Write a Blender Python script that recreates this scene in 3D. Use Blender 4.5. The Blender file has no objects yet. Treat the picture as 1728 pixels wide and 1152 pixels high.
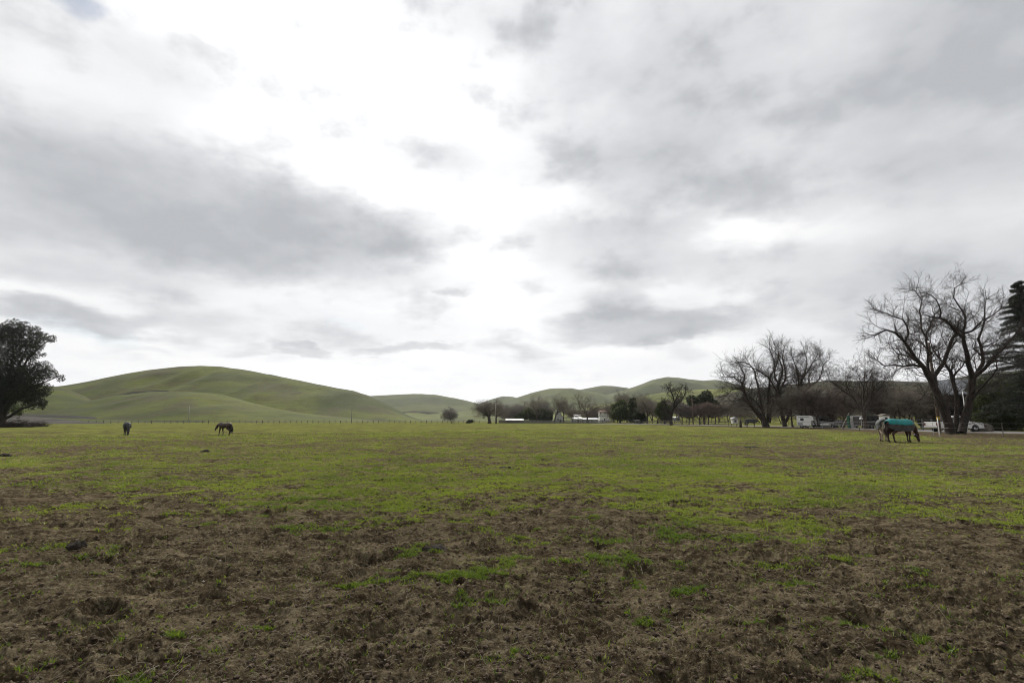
import bpy, bmesh, math, random
import numpy as np
from mathutils import Vector, Matrix

# ------------------------------------------------------------------ camera, sky, sun, exposure
S = bpy.context.scene
COL = S.collection
F = 864.0                      # focal length in pixels of a 1728 px wide frame (18 mm)
CAMH = 1.45
PITCH = math.atan(132.0 / F)
cp, sp = math.cos(PITCH), math.sin(PITCH)
cam = bpy.data.cameras.new('camera')
cam.lens = 18.0; cam.sensor_width = 36.0; cam.clip_start = 0.05; cam.clip_end = 20000
camo = bpy.data.objects.new('camera', cam); COL.objects.link(camo)
camo.location = (0, 0, CAMH); camo.rotation_euler = (math.pi / 2 + PITCH, 0, 0)
S.camera = camo
S.view_settings.view_transform = 'Standard'
S.view_settings.look = 'None'
S.view_settings.exposure = 0.0
S.view_settings.gamma = 1.0
S.cycles.use_denoising = True
S.cycles.filter_width = 1.0
S.cycles.denoising_prefilter = 'ACCURATE'
S.cycles.denoising_input_passes = 'RGB_ALBEDO_NORMAL'
S.cycles.max_bounces = 6
S.cycles.diffuse_bounces = 3
S.cycles.transparent_max_bounces = 8


def pdir(px, py):
    xc, yc = (px - 864.0) / F, (576.0 - py) / F
    return Vector((xc, cp - yc * sp, sp + yc * cp))


def P(px, py, Y):
    d = pdir(px, py)
    t = Y / d.y
    return Vector((d.x * t, Y, CAMH + d.z * t))


def azel(px, py):
    d = pdir(px, py).normalized()
    return math.atan2(d.x, d.y), math.asin(d.z)


SUN_AZ, SUN_EL = azel(740, 90)
W = bpy.data.worlds.new('World'); S.world = W; W.use_nodes = True
try:
    W.cycles.sampling_method = 'MANUAL'; W.cycles.sample_map_resolution = 512
except Exception:
    pass


class NT:
    """small helper for writing node trees"""
    def __init__(s, tree):
        s.t = tree; s.n = tree.nodes; s.l = tree.links; s.n.clear()

    def set(s, sock, v):
        if hasattr(v, 'is_output') or isinstance(v, bpy.types.NodeSocket):
            s.l.new(v, sock)
        else:
            sock.default_value = v

    def m(s, op, a, b=None, c=None, clamp=False):
        n = s.n.new('ShaderNodeMath'); n.operation = op; n.use_clamp = clamp
        s.set(n.inputs[0], a)
        if b is not None: s.set(n.inputs[1], b)
        if c is not None: s.set(n.inputs[2], c)
        return n.outputs[0]

    def vm(s, op, a, b=None):
        n = s.n.new('ShaderNodeVectorMath'); n.operation = op
        s.set(n.inputs[0], a)
        if b is not None:
            s.set(n.inputs['Scale'] if op == 'SCALE' else n.inputs[1], b)
        return n.outputs['Value'] if op in ('LENGTH', 'DOT_PRODUCT', 'DISTANCE') else n.outputs[0]

    def sep(s, v):
        n = s.n.new('ShaderNodeSeparateXYZ'); s.set(n.inputs[0], v); return n.outputs

    def comb(s, x, y, z):
        n = s.n.new('ShaderNodeCombineXYZ')
        for i, v in enumerate((x, y, z)): s.set(n.inputs[i], v)
        return n.outputs[0]

    def noise(s, vec, scale, detail=4, rough=0.55, color=False, dist=0.0):
        n = s.n.new('ShaderNodeTexNoise'); n.inputs['Scale'].default_value = scale
        n.inputs['Detail'].default_value = detail; n.inputs['Roughness'].default_value = rough
        n.inputs['Distortion'].default_value = dist
        if vec is not None: s.set(n.inputs['Vector'], vec)
        return n.outputs['Color' if color else 'Fac']

    def mr(s, v, a, b, c=0.0, d=1.0, smooth=True):
        n = s.n.new('ShaderNodeMapRange'); n.interpolation_type = 'SMOOTHSTEP' if smooth else 'LINEAR'
        s.set(n.inputs[0], v)
        for i, q in enumerate((a, b, c, d)): s.set(n.inputs[i + 1], q)
        return n.outputs[0]

    def mix(s, f, a, b, blend='MIX'):
        n = s.n.new('ShaderNodeMix'); n.data_type = 'RGBA'; n.blend_type = blend
        s.set(n.inputs[0], f); s.set(n.inputs[6], a); s.set(n.inputs[7], b)
        return n.outputs[2]


def c4(r, g=None, b=None):
    return (r, r, r, 1) if g is None else (r, g, b, 1)


def build_world():
    T = NT(W.node_tree)
    out = T.n.new('ShaderNodeOutputWorld'); bg = T.n.new('ShaderNodeBackground')
    sky = T.n.new('ShaderNodeTexSky'); sky.sky_type = 'NISHITA'; sky.sun_disc = False
    sky.sun_elevation = SUN_EL; sky.sun_rotation = SUN_AZ
    tc = T.n.new('ShaderNodeTexCoord'); d = T.vm('NORMALIZE', tc.outputs['Generated'])
    x, y, z = T.sep(d)
    az = T.m('ARCTAN2', x, y); el = T.m('ARCSINE', z)
    q = T.comb(az, el, 0.0)
    # cloud deck coordinates: a flat layer overhead, so it closes up towards the horizon
    zz = T.m('ADD', T.m('MAXIMUM', z, 0.0), 0.13)
    deck = T.comb(T.m('DIVIDE', x, zz), T.m('DIVIDE', y, zz), 0.0)
    w1 = T.vm('SUBTRACT', T.noise(deck, 1.3, 5, 0.6, True), (0.5, 0.5, 0.5))
    w2 = T.vm('SUBTRACT', T.noise(T.comb(az, T.m('MULTIPLY', el, 2.0), 3.0), 7.0, 5, 0.6, True), (0.5, 0.5, 0.5))
    wq = T.vm('ADD', q, T.vm('MULTIPLY', w1, (0.17, 0.085, 0)))
    wq = T.vm('ADD', wq, T.vm('MULTIPLY', w2, (0.13, 0.065, 0)))
    blobs = [  # px, py, rx, ry, rot, amount, softness
        (60, 310, 260, 130, 0, .66), (330, 345, 330, 125, -6, .85), (560, 372, 220, 66, -8, .62, 1.1, .3),
        (690, 400, 110, 45, 0, .35), (420, 420, 330, 60, 0, .35), (150, 430, 330, 70, 0, .30),
        (120, 543, 220, 28, 2, .60, 1.1, .3), (330, 545, 130, 34, 0, .38), (120, 465, 300, 34, 0, .36),
        (690, 262, 170, 60, -8, .14), (790, 290, 110, 60, 0, .18),
        (690, 586, 125, 14, 0, .46, 1.05, .35), (505, 590, 55, 15, 0, .40, 1.05, .35), (755, 491, 40, 12, 0, .36, 1.1, .3),
        (420, 594, 50, 14, 0, .22), (880, 592, 80, 16, 0, .28), (235, 592, 110, 12, 0, .16),
        (1105, 548, 235, 36, 2, .80, 1.05, .35), (1035, 510, 75, 46, 0, .40, 1.1, .3), (1230, 552, 110, 26, 0, .25), (1110, 520, 150, 30, 4, .25, 1.1, .3),
        (1450, 60, 720, 330, 8, .46), (1720, 80, 440, 260, 0, .60), (1150, 40, 300, 190, 0, .2),
        (1250, 270, 420, 130, 0, .24), (1620, 300, 330, 120, 0, .42),
        (1050, 395, 190, 75, 0, .52), (1230, 440, 260, 50, 0, .40), (1560, 455, 330, 80, 0, .58),
        (1420, 585, 190, 50, 0, .32), (1700, 560, 260, 110, 0, .35),
        (1560, 520, 300, 60, 0, .2), (1390, 500, 180, 40, 0, .2),
        (130, 90, 260, 130, 0, .16), (880, 30, 240, 80, 0, .10), (-120, 120, 200, 200, 0, .15),
        (990, 140, 260, 190, 0, .36), (1000, 470, 150, 40, 0, .22), (700, -10, 460, 110, 0, .32),
        (1080, 290, 260, 90, 0, .30), (560, 455, 330, 45, 0, .34), (720, 255, 190, 70, 6, .16), (900, 390, 120, 60, 0, .16), (250, 140, 190, 70, 0, .14),
        (560, 540, 460, 70, 0, .20), (330, 120, 200, 60, 0, .12), (600, 150, 200, 60, 0, .10), (1000, 620, 500, 30, 0, .08), (980, 520, 90, 30, 0, .2),
    ]
    holes = [(1310, 388, 170, 34, 0, .18), (1640, 195, 170, 45, -12, .26), (1270, 250, 150, 45, 0, .20),
             (940, 345, 100, 40, 0, .22), (1230, 395, 90, 30, 0, .2), (1130, 340, 130, 30, 0, .25)]

    def blob(b):
        px, py, rx, ry, rot, amt = b[:6]; hi, lo = b[6:8] if len(b) > 6 else (1.25, 0.12)
        a0, e0 = azel(px, py)
        ra = abs(azel(px + rx, py)[0] - azel(px - rx, py)[0]) / 2
        re = abs(azel(px, py + ry)[1] - azel(px, py - ry)[1]) / 2
        mp = T.n.new('ShaderNodeMapping'); mp.vector_type = 'TEXTURE'
        T.l.new(wq, mp.inputs[0])
        mp.inputs['Location'].default_value = (a0, e0, 0)
        mp.inputs['Rotation'].default_value = (0, 0, math.radians(rot))
        mp.inputs['Scale'].default_value = (ra, re, 1)
        return T.mr(T.vm('LENGTH', mp.outputs[0]), hi, lo, 0.0, amt)
    D = None
    for b in blobs:
        v = blob(b); D = v if D is None else T.m('ADD', D, v)
    H = None
    for b in holes:
        v = blob(b); H = v if H is None else T.m('ADD', H, v)
    # rest of the sky, overhead and behind: thin grey overcast
    back = T.mr(y, 0.35, -0.35, 0.0, 0.62)
    top = T.mr(z, 0.66, 0.95, 0.0, 0.45)
    D = T.m('ADD', D, T.m('MAXIMUM', back, top))
    n1 = T.noise(deck, 1.9, 5, 0.52)
    n2 = T.noise(T.comb(az, T.m('MULTIPLY', el, 1.6), 0.0), 7.0, 6, 0.55)
    n = T.m('ADD', T.m('MULTIPLY', n1, 0.4), T.m('MULTIPLY', n2, 0.6))
    nn = T.mr(n, 0.33, 0.67, -1.0, 1.0, False)
    D = T.m('MULTIPLY', D, T.m('MULTIPLY_ADD', nn, 0.30, 1.0))
    D = T.m('ADD', T.m('SUBTRACT', D, H), 0.05)
    D = T.m('ADD', D, T.m('MULTIPLY', T.mr(nn, -0.1, 1.0, 0.0, 0.40), T.mr(z, 0.0, 0.2)))
    D = T.m('MINIMUM', T.m('MAXIMUM', D, 0.0), 1.3)
    D = T.m('SUBTRACT', D, T.m('MULTIPLY', T.m('POWER', D, 3.0), 0.12))
    sd = Vector((math.sin(SUN_AZ) * math.cos(SUN_EL), math.cos(SUN_AZ) * math.cos(SUN_EL), math.sin(SUN_EL)))
    ang = T.m('ARCCOSINE', T.m('MINIMUM', T.vm('DOT_PRODUCT', d, tuple(sd)), 1.0))
    g1 = T.m('EXPONENT', T.m('MULTIPLY', T.m('POWER', T.m('DIVIDE', ang, 0.42), 2.0), -1.0))
    g2 = T.m('EXPONENT', T.m('MULTIPLY', T.m('POWER', T.m('DIVIDE', ang, 0.95), 2.0), -1.0))
    Lw = T.m('ADD', 0.90, T.m('ADD', T.m('MULTIPLY', g1, 0.30), T.m('MULTIPLY', g2, 0.20)))
    Lg = 0.53
    L = T.m('MULTIPLY', T.m('POWER', Lw, T.m('SUBTRACT', 1.0, D)), T.m('POWER', Lg, D))
    tint = T.mix(T.m('MINIMUM', D, 1.0), (1.0, 1.0, 1.0, 1), (0.955, 0.985, 1.035, 1))
    cloud = T.vm('SCALE', tint, L)
    # small gaps of blue
    gaps = None
    for b in [(120, 10, 40, 38, 0, .48), (95, -30, 80, 30, 0, .3), (190, 574, 150, 16, 0, .5),
              (610, 535, 60, 22, 0, .3), (830, 555, 60, 24, 0, .25), (640, 618, 120, 8, 0, .2)]:
        v = blob(b); gaps = v if gaps is None else T.m('ADD', gaps, v)
    gf = T.m('MULTIPLY', gaps, T.mr(n2, 0.42, 0.62), clamp=True)
    skyc = T.vm('SCALE', sky.outputs[0], 0.1)
    T.l.new(T.mix(gf, cloud, skyc), bg.inputs[0])
    bg.inputs[1].default_value = 1.0
    T.l.new(bg.outputs[0], out.inputs[0])


build_world()
sun = bpy.data.lights.new('sun', 'SUN'); sun.energy = 3.9; sun.angle = math.radians(11); sun.color = (1.0, 0.96, 0.9)
suno = bpy.data.objects.new('sun', sun); COL.objects.link(suno)
suno.rotation_euler = (math.pi / 2 - SUN_EL, 0, math.pi - SUN_AZ)

# ------------------------------------------------------------------ helpers: noise, materials, meshes
RNG = np.random.default_rng(7)
_perm = RNG.permutation(4096).astype(np.int32)
_grad = RNG.uniform(0, 2 * np.pi, 4096).astype(np.float32)
_gx, _gy = np.cos(_grad), np.sin(_grad)


def perlin(x, y):
    xi = np.floor(x).astype(np.int32); yi = np.floor(y).astype(np.int32)
    xf = (x - xi).astype(np.float32); yf = (y - yi).astype(np.float32)
    u = xf * xf * xf * (xf * (xf * 6 - 15) + 10); v = yf * yf * yf * (yf * (yf * 6 - 15) + 10)

    def g(ix, iy, dx, dy):
        h = _perm[(_perm[ix & 4095] + iy) & 4095]
        return _gx[h] * dx + _gy[h] * dy
    a = g(xi, yi, xf, yf); b = g(xi + 1, yi, xf - 1, yf)
    c = g(xi, yi + 1, xf, yf - 1); d = g(xi + 1, yi + 1, xf - 1, yf - 1)
    a = a + (b - a) * u; c = c + (d - c) * u
    return (a + (c - a) * v) * 1.5


def fbm(x, y, oct=4, gain=0.5, lac=2.03):
    s = 0; a = 1.0
    for i in range(oct):
        s = s + a * perlin(x + 17.3 * i, y - 9.1 * i); x = x * lac; y = y * lac; a *= gain
    return s


def sstep(a, b, x):
    t = np.clip((x - a) / (b - a), 0, 1)
    return t * t * (3 - 2 * t)


def gz(x, y):
    """lie of the land"""
    x = np.asarray(x, float); y = np.asarray(y, float)
    z = -0.22 * np.exp(-((x + 36) / 26) ** 2 - ((y - 57) / 26) ** 2)
    z = z - 0.25 * sstep(80, 250, y) * (1 - sstep(0.05, 0.25, x / np.maximum(y, 1)))
    z = z + 3.4 * sstep(140, 330, y) * sstep(0.16, 0.30, x / np.maximum(y, 1))
    return z


def G(x, y):
    return float(gz(x, y))


FENCE = [(1850, 39), (1728, 43), (1585, 46), (1500, 60), (1420, 74), (1340, 87), (1240, 104), (1150, 125), (1095, 150), (1040, 180)]
FX = np.array([(p - 864) / F * Y for p, Y in FENCE]); FY = np.array([Y for p, Y in FENCE], float)


def fence_depth(x, y):
    """how far beyond the near fence line (positive = behind it), on the right side"""
    o = np.argsort(FX)[::-1]
    a = x / np.maximum(y, 0.5)
    fa = FX / FY
    o = np.argsort(fa)
    return y - np.interp(a, fa[o], FY[o])


def cover(x, y):
    """fraction of grass, by place in the paddock"""
    r = np.sqrt(x * x + y * y)
    big = fbm(x * 0.11 + 3, y * 0.11 + 5, 4, 0.55)
    mid = fbm(x * 0.45 + 31, y * 0.45, 4, 0.6)
    d = y + 0.12 * np.clip(x, -14, 14) + 1.5 * np.exp(-((x - 1.2) / 3.8) ** 2)
    c = -0.85 + 1.12 * sstep(5.2, 13.2, d + 2.0 * big + 1.0 * mid)
    c = c - 0.22 * sstep(17, 22, d) * (1 - sstep(30, 55, d)) + 0.25 * sstep(40, 90, d)
    c = c + 0.20 * np.exp(-((d - 13.5) / 3.5) ** 2) + 0.25 * np.exp(-((d - 9.5) / 1.6) ** 2) * sstep(1.0, 4.0, x) * (1 - sstep(9, 13, x))
    c = c + 0.34 * big + 0.48 * mid
    fd = fence_depth(x, y)
    edge = sstep(-7, -1.5, fd + 1.5 * mid) * sstep(0.16, 0.25, x / np.maximum(y, 1))
    strip = edge * (1 - sstep(16, 26, fd)) * (1 - 0.3 * sstep(100, 140, y))
    c = c - 0.95 * strip
    return c


MATS = {}


def new_mat(name):
    m = bpy.data.materials.new(name); m.use_nodes = True
    T = NT(m.node_tree); out = T.n.new('ShaderNodeOutputMaterial')
    return m, T, out


def simple(name, col, rough=0.7, var=0.25, scale=6.0, metal=0.0, bump=0.0, bscale=30.0, stretch=(1, 1, 1), spec=0.5):
    if name in MATS: return MATS[name]
    m, T, out = new_mat(name)
    b = T.n.new('ShaderNodeBsdfPrincipled')
    tc = T.n.new('ShaderNodeTexCoord'); co = T.vm('MULTIPLY', tc.outputs['Object'], stretch)
    n = T.noise(co, scale, 5, 0.6)
    f = T.mr(n, 0.3, 0.7)
    lo = tuple(c * (1 - var) for c in col) + (1,); hi = tuple(min(1, c * (1 + var)) for c in col) + (1,)
    T.set(b.inputs['Base Color'], T.mix(f, lo, hi))
    b.inputs['Roughness'].default_value = rough; b.inputs['Metallic'].default_value = metal
    b.inputs['Specular IOR Level'].default_value = spec
    if bump:
        bn = T.n.new('ShaderNodeBump'); bn.inputs['Strength'].default_value = bump; bn.inputs['Distance'].default_value = 0.02
        T.set(bn.inputs['Height'], T.noise(co, bscale, 4, 0.6)); T.set(b.inputs['Normal'], bn.outputs[0])
    T.l.new(b.outputs[0], out.inputs[0])
    MATS[name] = m
    return m


def leafmat(name, col, col2, trans=0.35, spec=0.3):
    if name in MATS: return MATS[name]
    m, T, out = new_mat(name)
    at = T.n.new('ShaderNodeAttribute'); at.attribute_name = 'tone'
    c = T.mix(at.outputs['Fac'], c4(*col), c4(*col2))
    df = T.n.new('ShaderNodeBsdfPrincipled'); T.set(df.inputs['Base Color'], c); df.inputs['Roughness'].default_value = 0.6
    df.inputs['Specular IOR Level'].default_value = spec
    tr = T.n.new('ShaderNodeBsdfTranslucent'); T.set(tr.inputs[0], T.mix(1.0, c, (1.0, 1.1, 0.55, 1), 'MULTIPLY'))
    mx = T.n.new('ShaderNodeMixShader'); mx.inputs[0].default_value = trans
    T.l.new(df.outputs[0], mx.inputs[1]); T.l.new(tr.outputs[0], mx.inputs[2]); T.l.new(mx.outputs[0], out.inputs[0])
    MATS[name] = m
    return m


def np_mesh(name, verts, faces, mat=None, smooth=False, tone=None):
    """faces: (n,3) or (n,4) integer array"""
    me = bpy.data.meshes.new(name)
    verts = np.asarray(verts, np.float32); faces = np.asarray(faces, np.int32)
    nf, k = faces.shape
    me.vertices.add(len(verts)); me.vertices.foreach_set('co', verts.ravel())
    me.loops.add(nf * k); me.loops.foreach_set('vertex_index', faces.ravel())
    me.polygons.add(nf); me.polygons.foreach_set('loop_start', np.arange(0, nf * k, k, dtype=np.int32))
    me.polygons.foreach_set('loop_total', np.full(nf, k, np.int32))
    if smooth: me.polygons.foreach_set('use_smooth', np.ones(nf, bool))
    if tone is not None:
        a = me.attributes.new('tone', 'FLOAT', 'POINT'); a.data.foreach_set('value', np.asarray(tone, np.float32))
    me.update(calc_edges=True)
    if mat: me.materials.append(mat)
    return me


def link(name, me, parent=None, loc=None, rot=None):
    o = bpy.data.objects.new(name, me); COL.objects.link(o)
    if parent is not None: o.parent = parent
    if loc is not None: o.location = loc
    if rot is not None: o.rotation_euler = rot
    return o


def tag(o, label=None, cat=None, group=None, kind=None):
    for k, v in (('label', label), ('category', cat), ('group', group), ('kind', kind)):
        if v: o[k] = v
    return o


def thing(name, label, cat, loc, rz=0.0, group=None):
    o = bpy.data.objects.new(name, None); COL.objects.link(o)
    o.empty_display_size = 0.3
    o.location = loc; o.rotation_euler = (0, 0, rz)
    return tag(o, label, cat, group)


def dup(root, loc, rz, label):
    r = root.copy(); COL.objects.link(r); r.location = loc; r.rotation_euler = (0, 0, rz); r['label'] = label
    for ch in list(root.children):
        c = ch.copy(); COL.objects.link(c); c.parent = r
        for g in list(ch.children):
            d = g.copy(); COL.objects.link(d); d.parent = c
    return r


class MB:
    """collects boxes, tubes and lofts into one mesh"""
    def __init__(s):
        s.v = []; s.f = []

    def add(s, vs, fs):
        o = len(s.v); s.v += [tuple(v) for v in vs]; s.f += [tuple(i + o for i in f) for f in fs]
        return s

    def box(s, x0, x1, y0, y1, z0, z1):
        return s.add([(x0, y0, z0), (x1, y0, z0), (x1, y1, z0), (x0, y1, z0), (x0, y0, z1), (x1, y0, z1), (x1, y1, z1), (x0, y1, z1)],
                     [(0, 3, 2, 1), (4, 5, 6, 7), (0, 1, 5, 4), (1, 2, 6, 5), (2, 3, 7, 6), (3, 0, 4, 7)])

    def prism_y(s, prof, y0, y1):
        """profile of (x, z) points swept along y"""
        n = len(prof)
        vs = [(x, y0, z) for x, z in prof] + [(x, y1, z) for x, z in prof]
        fs = [tuple(range(n)), tuple(range(2 * n - 1, n - 1, -1))]
        fs += [(i, i + n, (i + 1) % n + n, (i + 1) % n) for i in range(n)]
        return s.add(vs, fs)

    def loft(s, rings, cap=True):
        n = len(rings[0]); vs = [v for r in rings for v in r]; fs = []
        for k in range(len(rings) - 1):
            for i in range(n):
                j = (i + 1) % n
                fs.append((k * n + i, k * n + j, (k + 1) * n + j, (k + 1) * n + i))
        if cap:
            fs.append(tuple(range(n - 1, -1, -1))); b = (len(rings) - 1) * n; fs.append(tuple(range(b, b + n)))
        return s.add(vs, fs)

    def tube(s, pts, rad, n=8):
        pts = [Vector(p) for p in pts]
        if not hasattr(rad, '__len__'): rad = [rad] * len(pts)
        rings = []
        for i, p in enumerate(pts):
            d = (pts[min(i + 1, len(pts) - 1)] - pts[max(i - 1, 0)]).normalized()
            a = d.orthogonal().normalized() if abs(d.z) > 0.9 else d.cross(Vector((0, 0, 1))).normalized()
            if abs(d.z) > 0.9: a = (Vector((1, 0, 0)) - d * d.x).normalized()
            b = d.cross(a)
            rings.append([p + (a * math.cos(2 * math.pi * k / n) + b * math.sin(2 * math.pi * k / n)) * rad[i] for k in range(n)])
        return s.loft(rings)

    def build(s, name, mat, parent=None, smooth=False, bevel=0.0):
        me = bpy.data.meshes.new(name); me.from_pydata(s.v, [], s.f); me.update()
        if bevel or True:
            bm = bmesh.new(); bm.from_mesh(me)
            bmesh.ops.recalc_face_normals(bm, faces=bm.faces)
            if bevel:
                bmesh.ops.bevel(bm, geom=bm.edges[:], offset=bevel, segments=2, affect='EDGES', profile=0.6)
            bm.to_mesh(me); bm.free()
        if smooth: me.polygons.foreach_set('use_smooth', np.ones(len(me.polygons), bool))
        me.materials.append(mat)
        return link(name, me, parent)


# ------------------------------------------------------------------ the ground
def ground_mat():
    m, T, out = new_mat('paddock_ground')
    tc = T.n.new('ShaderNodeTexCoord'); co = tc.outputs['Object']
    at = T.n.new('ShaderNodeAttribute'); at.attribute_name = 'cover'
    x, y, z = T.sep(co)
    r = T.vm('LENGTH', T.comb(x, y, 0.0))
    nf = T.noise(co, 9.0, 6, 0.65); nm = T.noise(co, 1.7, 6, 0.6); nc = T.noise(co, 38.0, 4, 0.7)
    nw = T.noise(T.vm('MULTIPLY', co, (0.85, 1.25, 1.0)), 2.6, 12, 0.80, dist=0.3)
    soil = T.mix(T.mr(nw, 0.40, 0.62), (0.030, 0.022, 0.0125, 1), (0.172, 0.137, 0.086, 1))
    soil = T.mix(T.mr(nm, 0.40, 0.70, 0, 0.35), soil, (0.140, 0.112, 0.070, 1))
    soil = T.mix(T.mr(nf, 0.50, 0.72, 0, 0.8), soil, (0.235, 0.195, 0.130, 1))
    ns = T.noise(T.vm('MULTIPLY', co, (1.0, 1.5, 1.0)), 4.2, 9, 0.72, dist=0.4)
    soil = T.mix(T.mr(ns, 0.50, 0.36, 0, 0.85), soil, (0.030, 0.021, 0.013, 1))
    soil = T.mix(T.mr(nc, 0.30, 0.52, 0.75, 0.0), soil, (0.028, 0.020, 0.013, 1))
    soil = T.mix(T.mr(nc, 0.58, 0.70, 0.0, 0.75), soil, (0.30, 0.25, 0.18, 1))
    nt = T.noise(T.vm('MULTIPLY', co, (0.8, 1.3, 1.0)), 14.0, 8, 0.75)
    soil = T.mix(T.mr(nt, 0.48, 0.36, 0, 0.8), soil, (0.026, 0.020, 0.014, 1))
    gr = T.mix(T.mr(T.noise(co, 0.35, 5, 0.6), 0.35, 0.65), (0.115, 0.142, 0.032, 1), (0.210, 0.222, 0.056, 1))
    gr = T.mix(T.mr(T.noise(co, 3.0, 5, 0.65), 0.4, 0.7, 0, 0.55), gr, (0.120, 0.098, 0.045, 1))
    c = T.m('ADD', at.outputs['Fac'], T.m('MULTIPLY', T.m('SUBTRACT', nf, 0.5), 4.0))
    c = T.m('ADD', c, T.m('MULTIPLY', T.m('SUBTRACT', nm, 0.5), 2.2))
    far = T.mr(r, 7.0, 45.0, 0.45, 0.95)
    f = T.m('MULTIPLY', T.mr(c, 0.0, 0.55), far)
    col = T.mix(f, soil, gr)
    b = T.n.new('ShaderNodeBsdfPrincipled'); T.set(b.inputs['Base Color'], col)
    b.inputs['Roughness'].default_value = 1.0; b.inputs['Specular IOR Level'].default_value = 0.0
    bn = T.n.new('ShaderNodeBump'); T.set(bn.inputs['Strength'], T.mr(r, 10.0, 40.0, 1.0, 0.25)); bn.inputs['Distance'].default_value = 0.03
    h = T.m('ADD', T.noise(co, 26.0, 6, 0.7), T.m('MULTIPLY', T.noise(co, 90.0, 3, 0.6), 0.5))
    T.set(bn.inputs['Height'], h); T.set(b.inputs['Normal'], bn.outputs[0])
    T.l.new(b.outputs[0], out.inputs[0])
    return m


def cell_hash(ix, iy, k):
    h = (ix.astype(np.int64) * 73856093) ^ (iy.astype(np.int64) * 19349663) ^ (k * 83492791)
    h = (h ^ (h >> 13)) * 1274126177
    return ((h ^ (h >> 16)) & 0xFFFFF).astype(np.float32) / float(0xFFFFF)


def craters(x, y, cell, rad, prob, depth):
    """hoof prints: a shallow pit with a raised rim"""
    z = np.zeros_like(x, dtype=np.float32)
    cx = np.floor(x / cell); cy = np.floor(y / cell)
    for dx in (-1, 0, 1):
        for dy in (-1, 0, 1):
            ix = cx + dx; iy = cy + dy
            pr = cell_hash(ix, iy, 1)
            px = (ix + cell_hash(ix, iy, 2)) * cell; py = (iy + cell_hash(ix, iy, 3)) * cell
            rr = rad * (0.6 + 0.9 * cell_hash(ix, iy, 4)); an = cell_hash(ix, iy, 5) * 3.14
            ux = (x - px) * np.cos(an) + (y - py) * np.sin(an); uy = -(x - px) * np.sin(an) + (y - py) * np.cos(an)
            t = np.sqrt((ux / rr) ** 2 + (uy / (rr * 0.75)) ** 2)
            pit = -np.exp(-(t / 0.85) ** 4) + 0.55 * np.exp(-((t - 1.15) / 0.28) ** 2)
            z += np.where(pr < prob, pit * depth * (0.5 + cell_hash(ix, iy, 6)), 0)
    return z


def relief(x, y):
    """churned soil: clods, hoof prints, lumps. in metres"""
    r = np.sqrt(x * x + y * y)
    mud = 1 - 0.30 * sstep(9, 20, r)
    fade = 1 - 0.65 * sstep(45, 110, r)
    wx = x + 0.07 * perlin(x * 4, y * 4); wy = y + 0.07 * perlin(x * 4 + 9, y * 4 + 4)
    z = 0.030 * fbm(x * 0.7, y * 0.7, 2)
    zone = 0.62 + 0.6 * sstep(-0.4, 0.45, fbm(x * 0.8 + 11, y * 0.8 + 2, 3))
    # ridged soil at many sizes
    amp, fr, t = 0.072, 2.4, 0
    for k in range(5):
        t = t + amp * (0.30 - np.abs(perlin(wx * fr + 7 * k, wy * fr - 3 * k)))
        amp *= 0.62; fr *= 2.05
    z = z + t * mud * zone
    near = r < 30
    if near.any():
        xn, yn = wx[near], wy[near]
        c = craters(xn, yn, 0.75, 0.085, 0.55, 0.050) + craters(xn + 7.7, yn + 3.1, 1.3, 0.13, 0.55, 0.058)
        z[near] += c * mud[near] * (1 - sstep(20, 30, r[near]))
        z[near] += 0.011 * fbm(wx[near] * 30, wy[near] * 30, 2, 0.6) * mud[near] * zone[near]
        fine = r < 12
        z[fine] += 0.004 * perlin(x[fine] * 85, y[fine] * 85)
    return z * fade


def build_ground():
    rs = [0.25, 0.5, 0.8, 1.1]
    r = 1.4
    while r < 2350:
        rs.append(r)
        r += max(min(0.0042 * r, 0.3), 0.0) if r < 6 else min(0.0007 * r * r, 0.025 * r)
    rs = np.array(rs)
    a_in = np.radians(np.linspace(-56, 56, 1500))
    a_out = np.radians(np.linspace(56, 304, 64)[1:])
    az = np.concatenate([a_in, a_out])
    nr, na = len(rs), len(az)
    Rr, A = np.meshgrid(rs, az, indexing='ij')
    x = (Rr * np.sin(A)).astype(np.float64); y = (Rr * np.cos(A)).astype(np.float64)
    xf, yf = x.ravel(), y.ravel()
    z = gz(xf, yf)
    m = (Rr.ravel() < 160) & (np.abs(A.ravel()) < math.radians(58))
    z = z + 0
    z[m] += relief(xf[m], yf[m]) * (1 - sstep(110, 160, Rr.ravel()[m]))
    z = z - 3.0 * sstep(420, 900, Rr.ravel())
    v = np.stack([xf, yf, z], 1)
    i = np.arange(nr - 1)[:, None] * na; j = np.arange(na)[None, :]; j2 = (j + 1) % na
    f = np.stack([i + j, i + j2, i + na + j2, i + na + j], -1).reshape(-1, 4)[:, ::-1]
    v = np.concatenate([v, [[0, 0, z[0]]]])
    me = np_mesh('ground', v, f, ground_mat(), True)
    cv = np.zeros(len(v), np.float32)
    cv[:-1] = cover(xf, yf)
    a = me.attributes.new('cover', 'FLOAT', 'POINT'); a.data.foreach_set('value', cv)
    o = link('ground', me); tag(o, kind='structure')


build_ground()


def ground_h(x, y):
    x = np.asarray(x, float); y = np.asarray(y, float)
    return gz(x, y) + relief(x, y)


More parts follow.
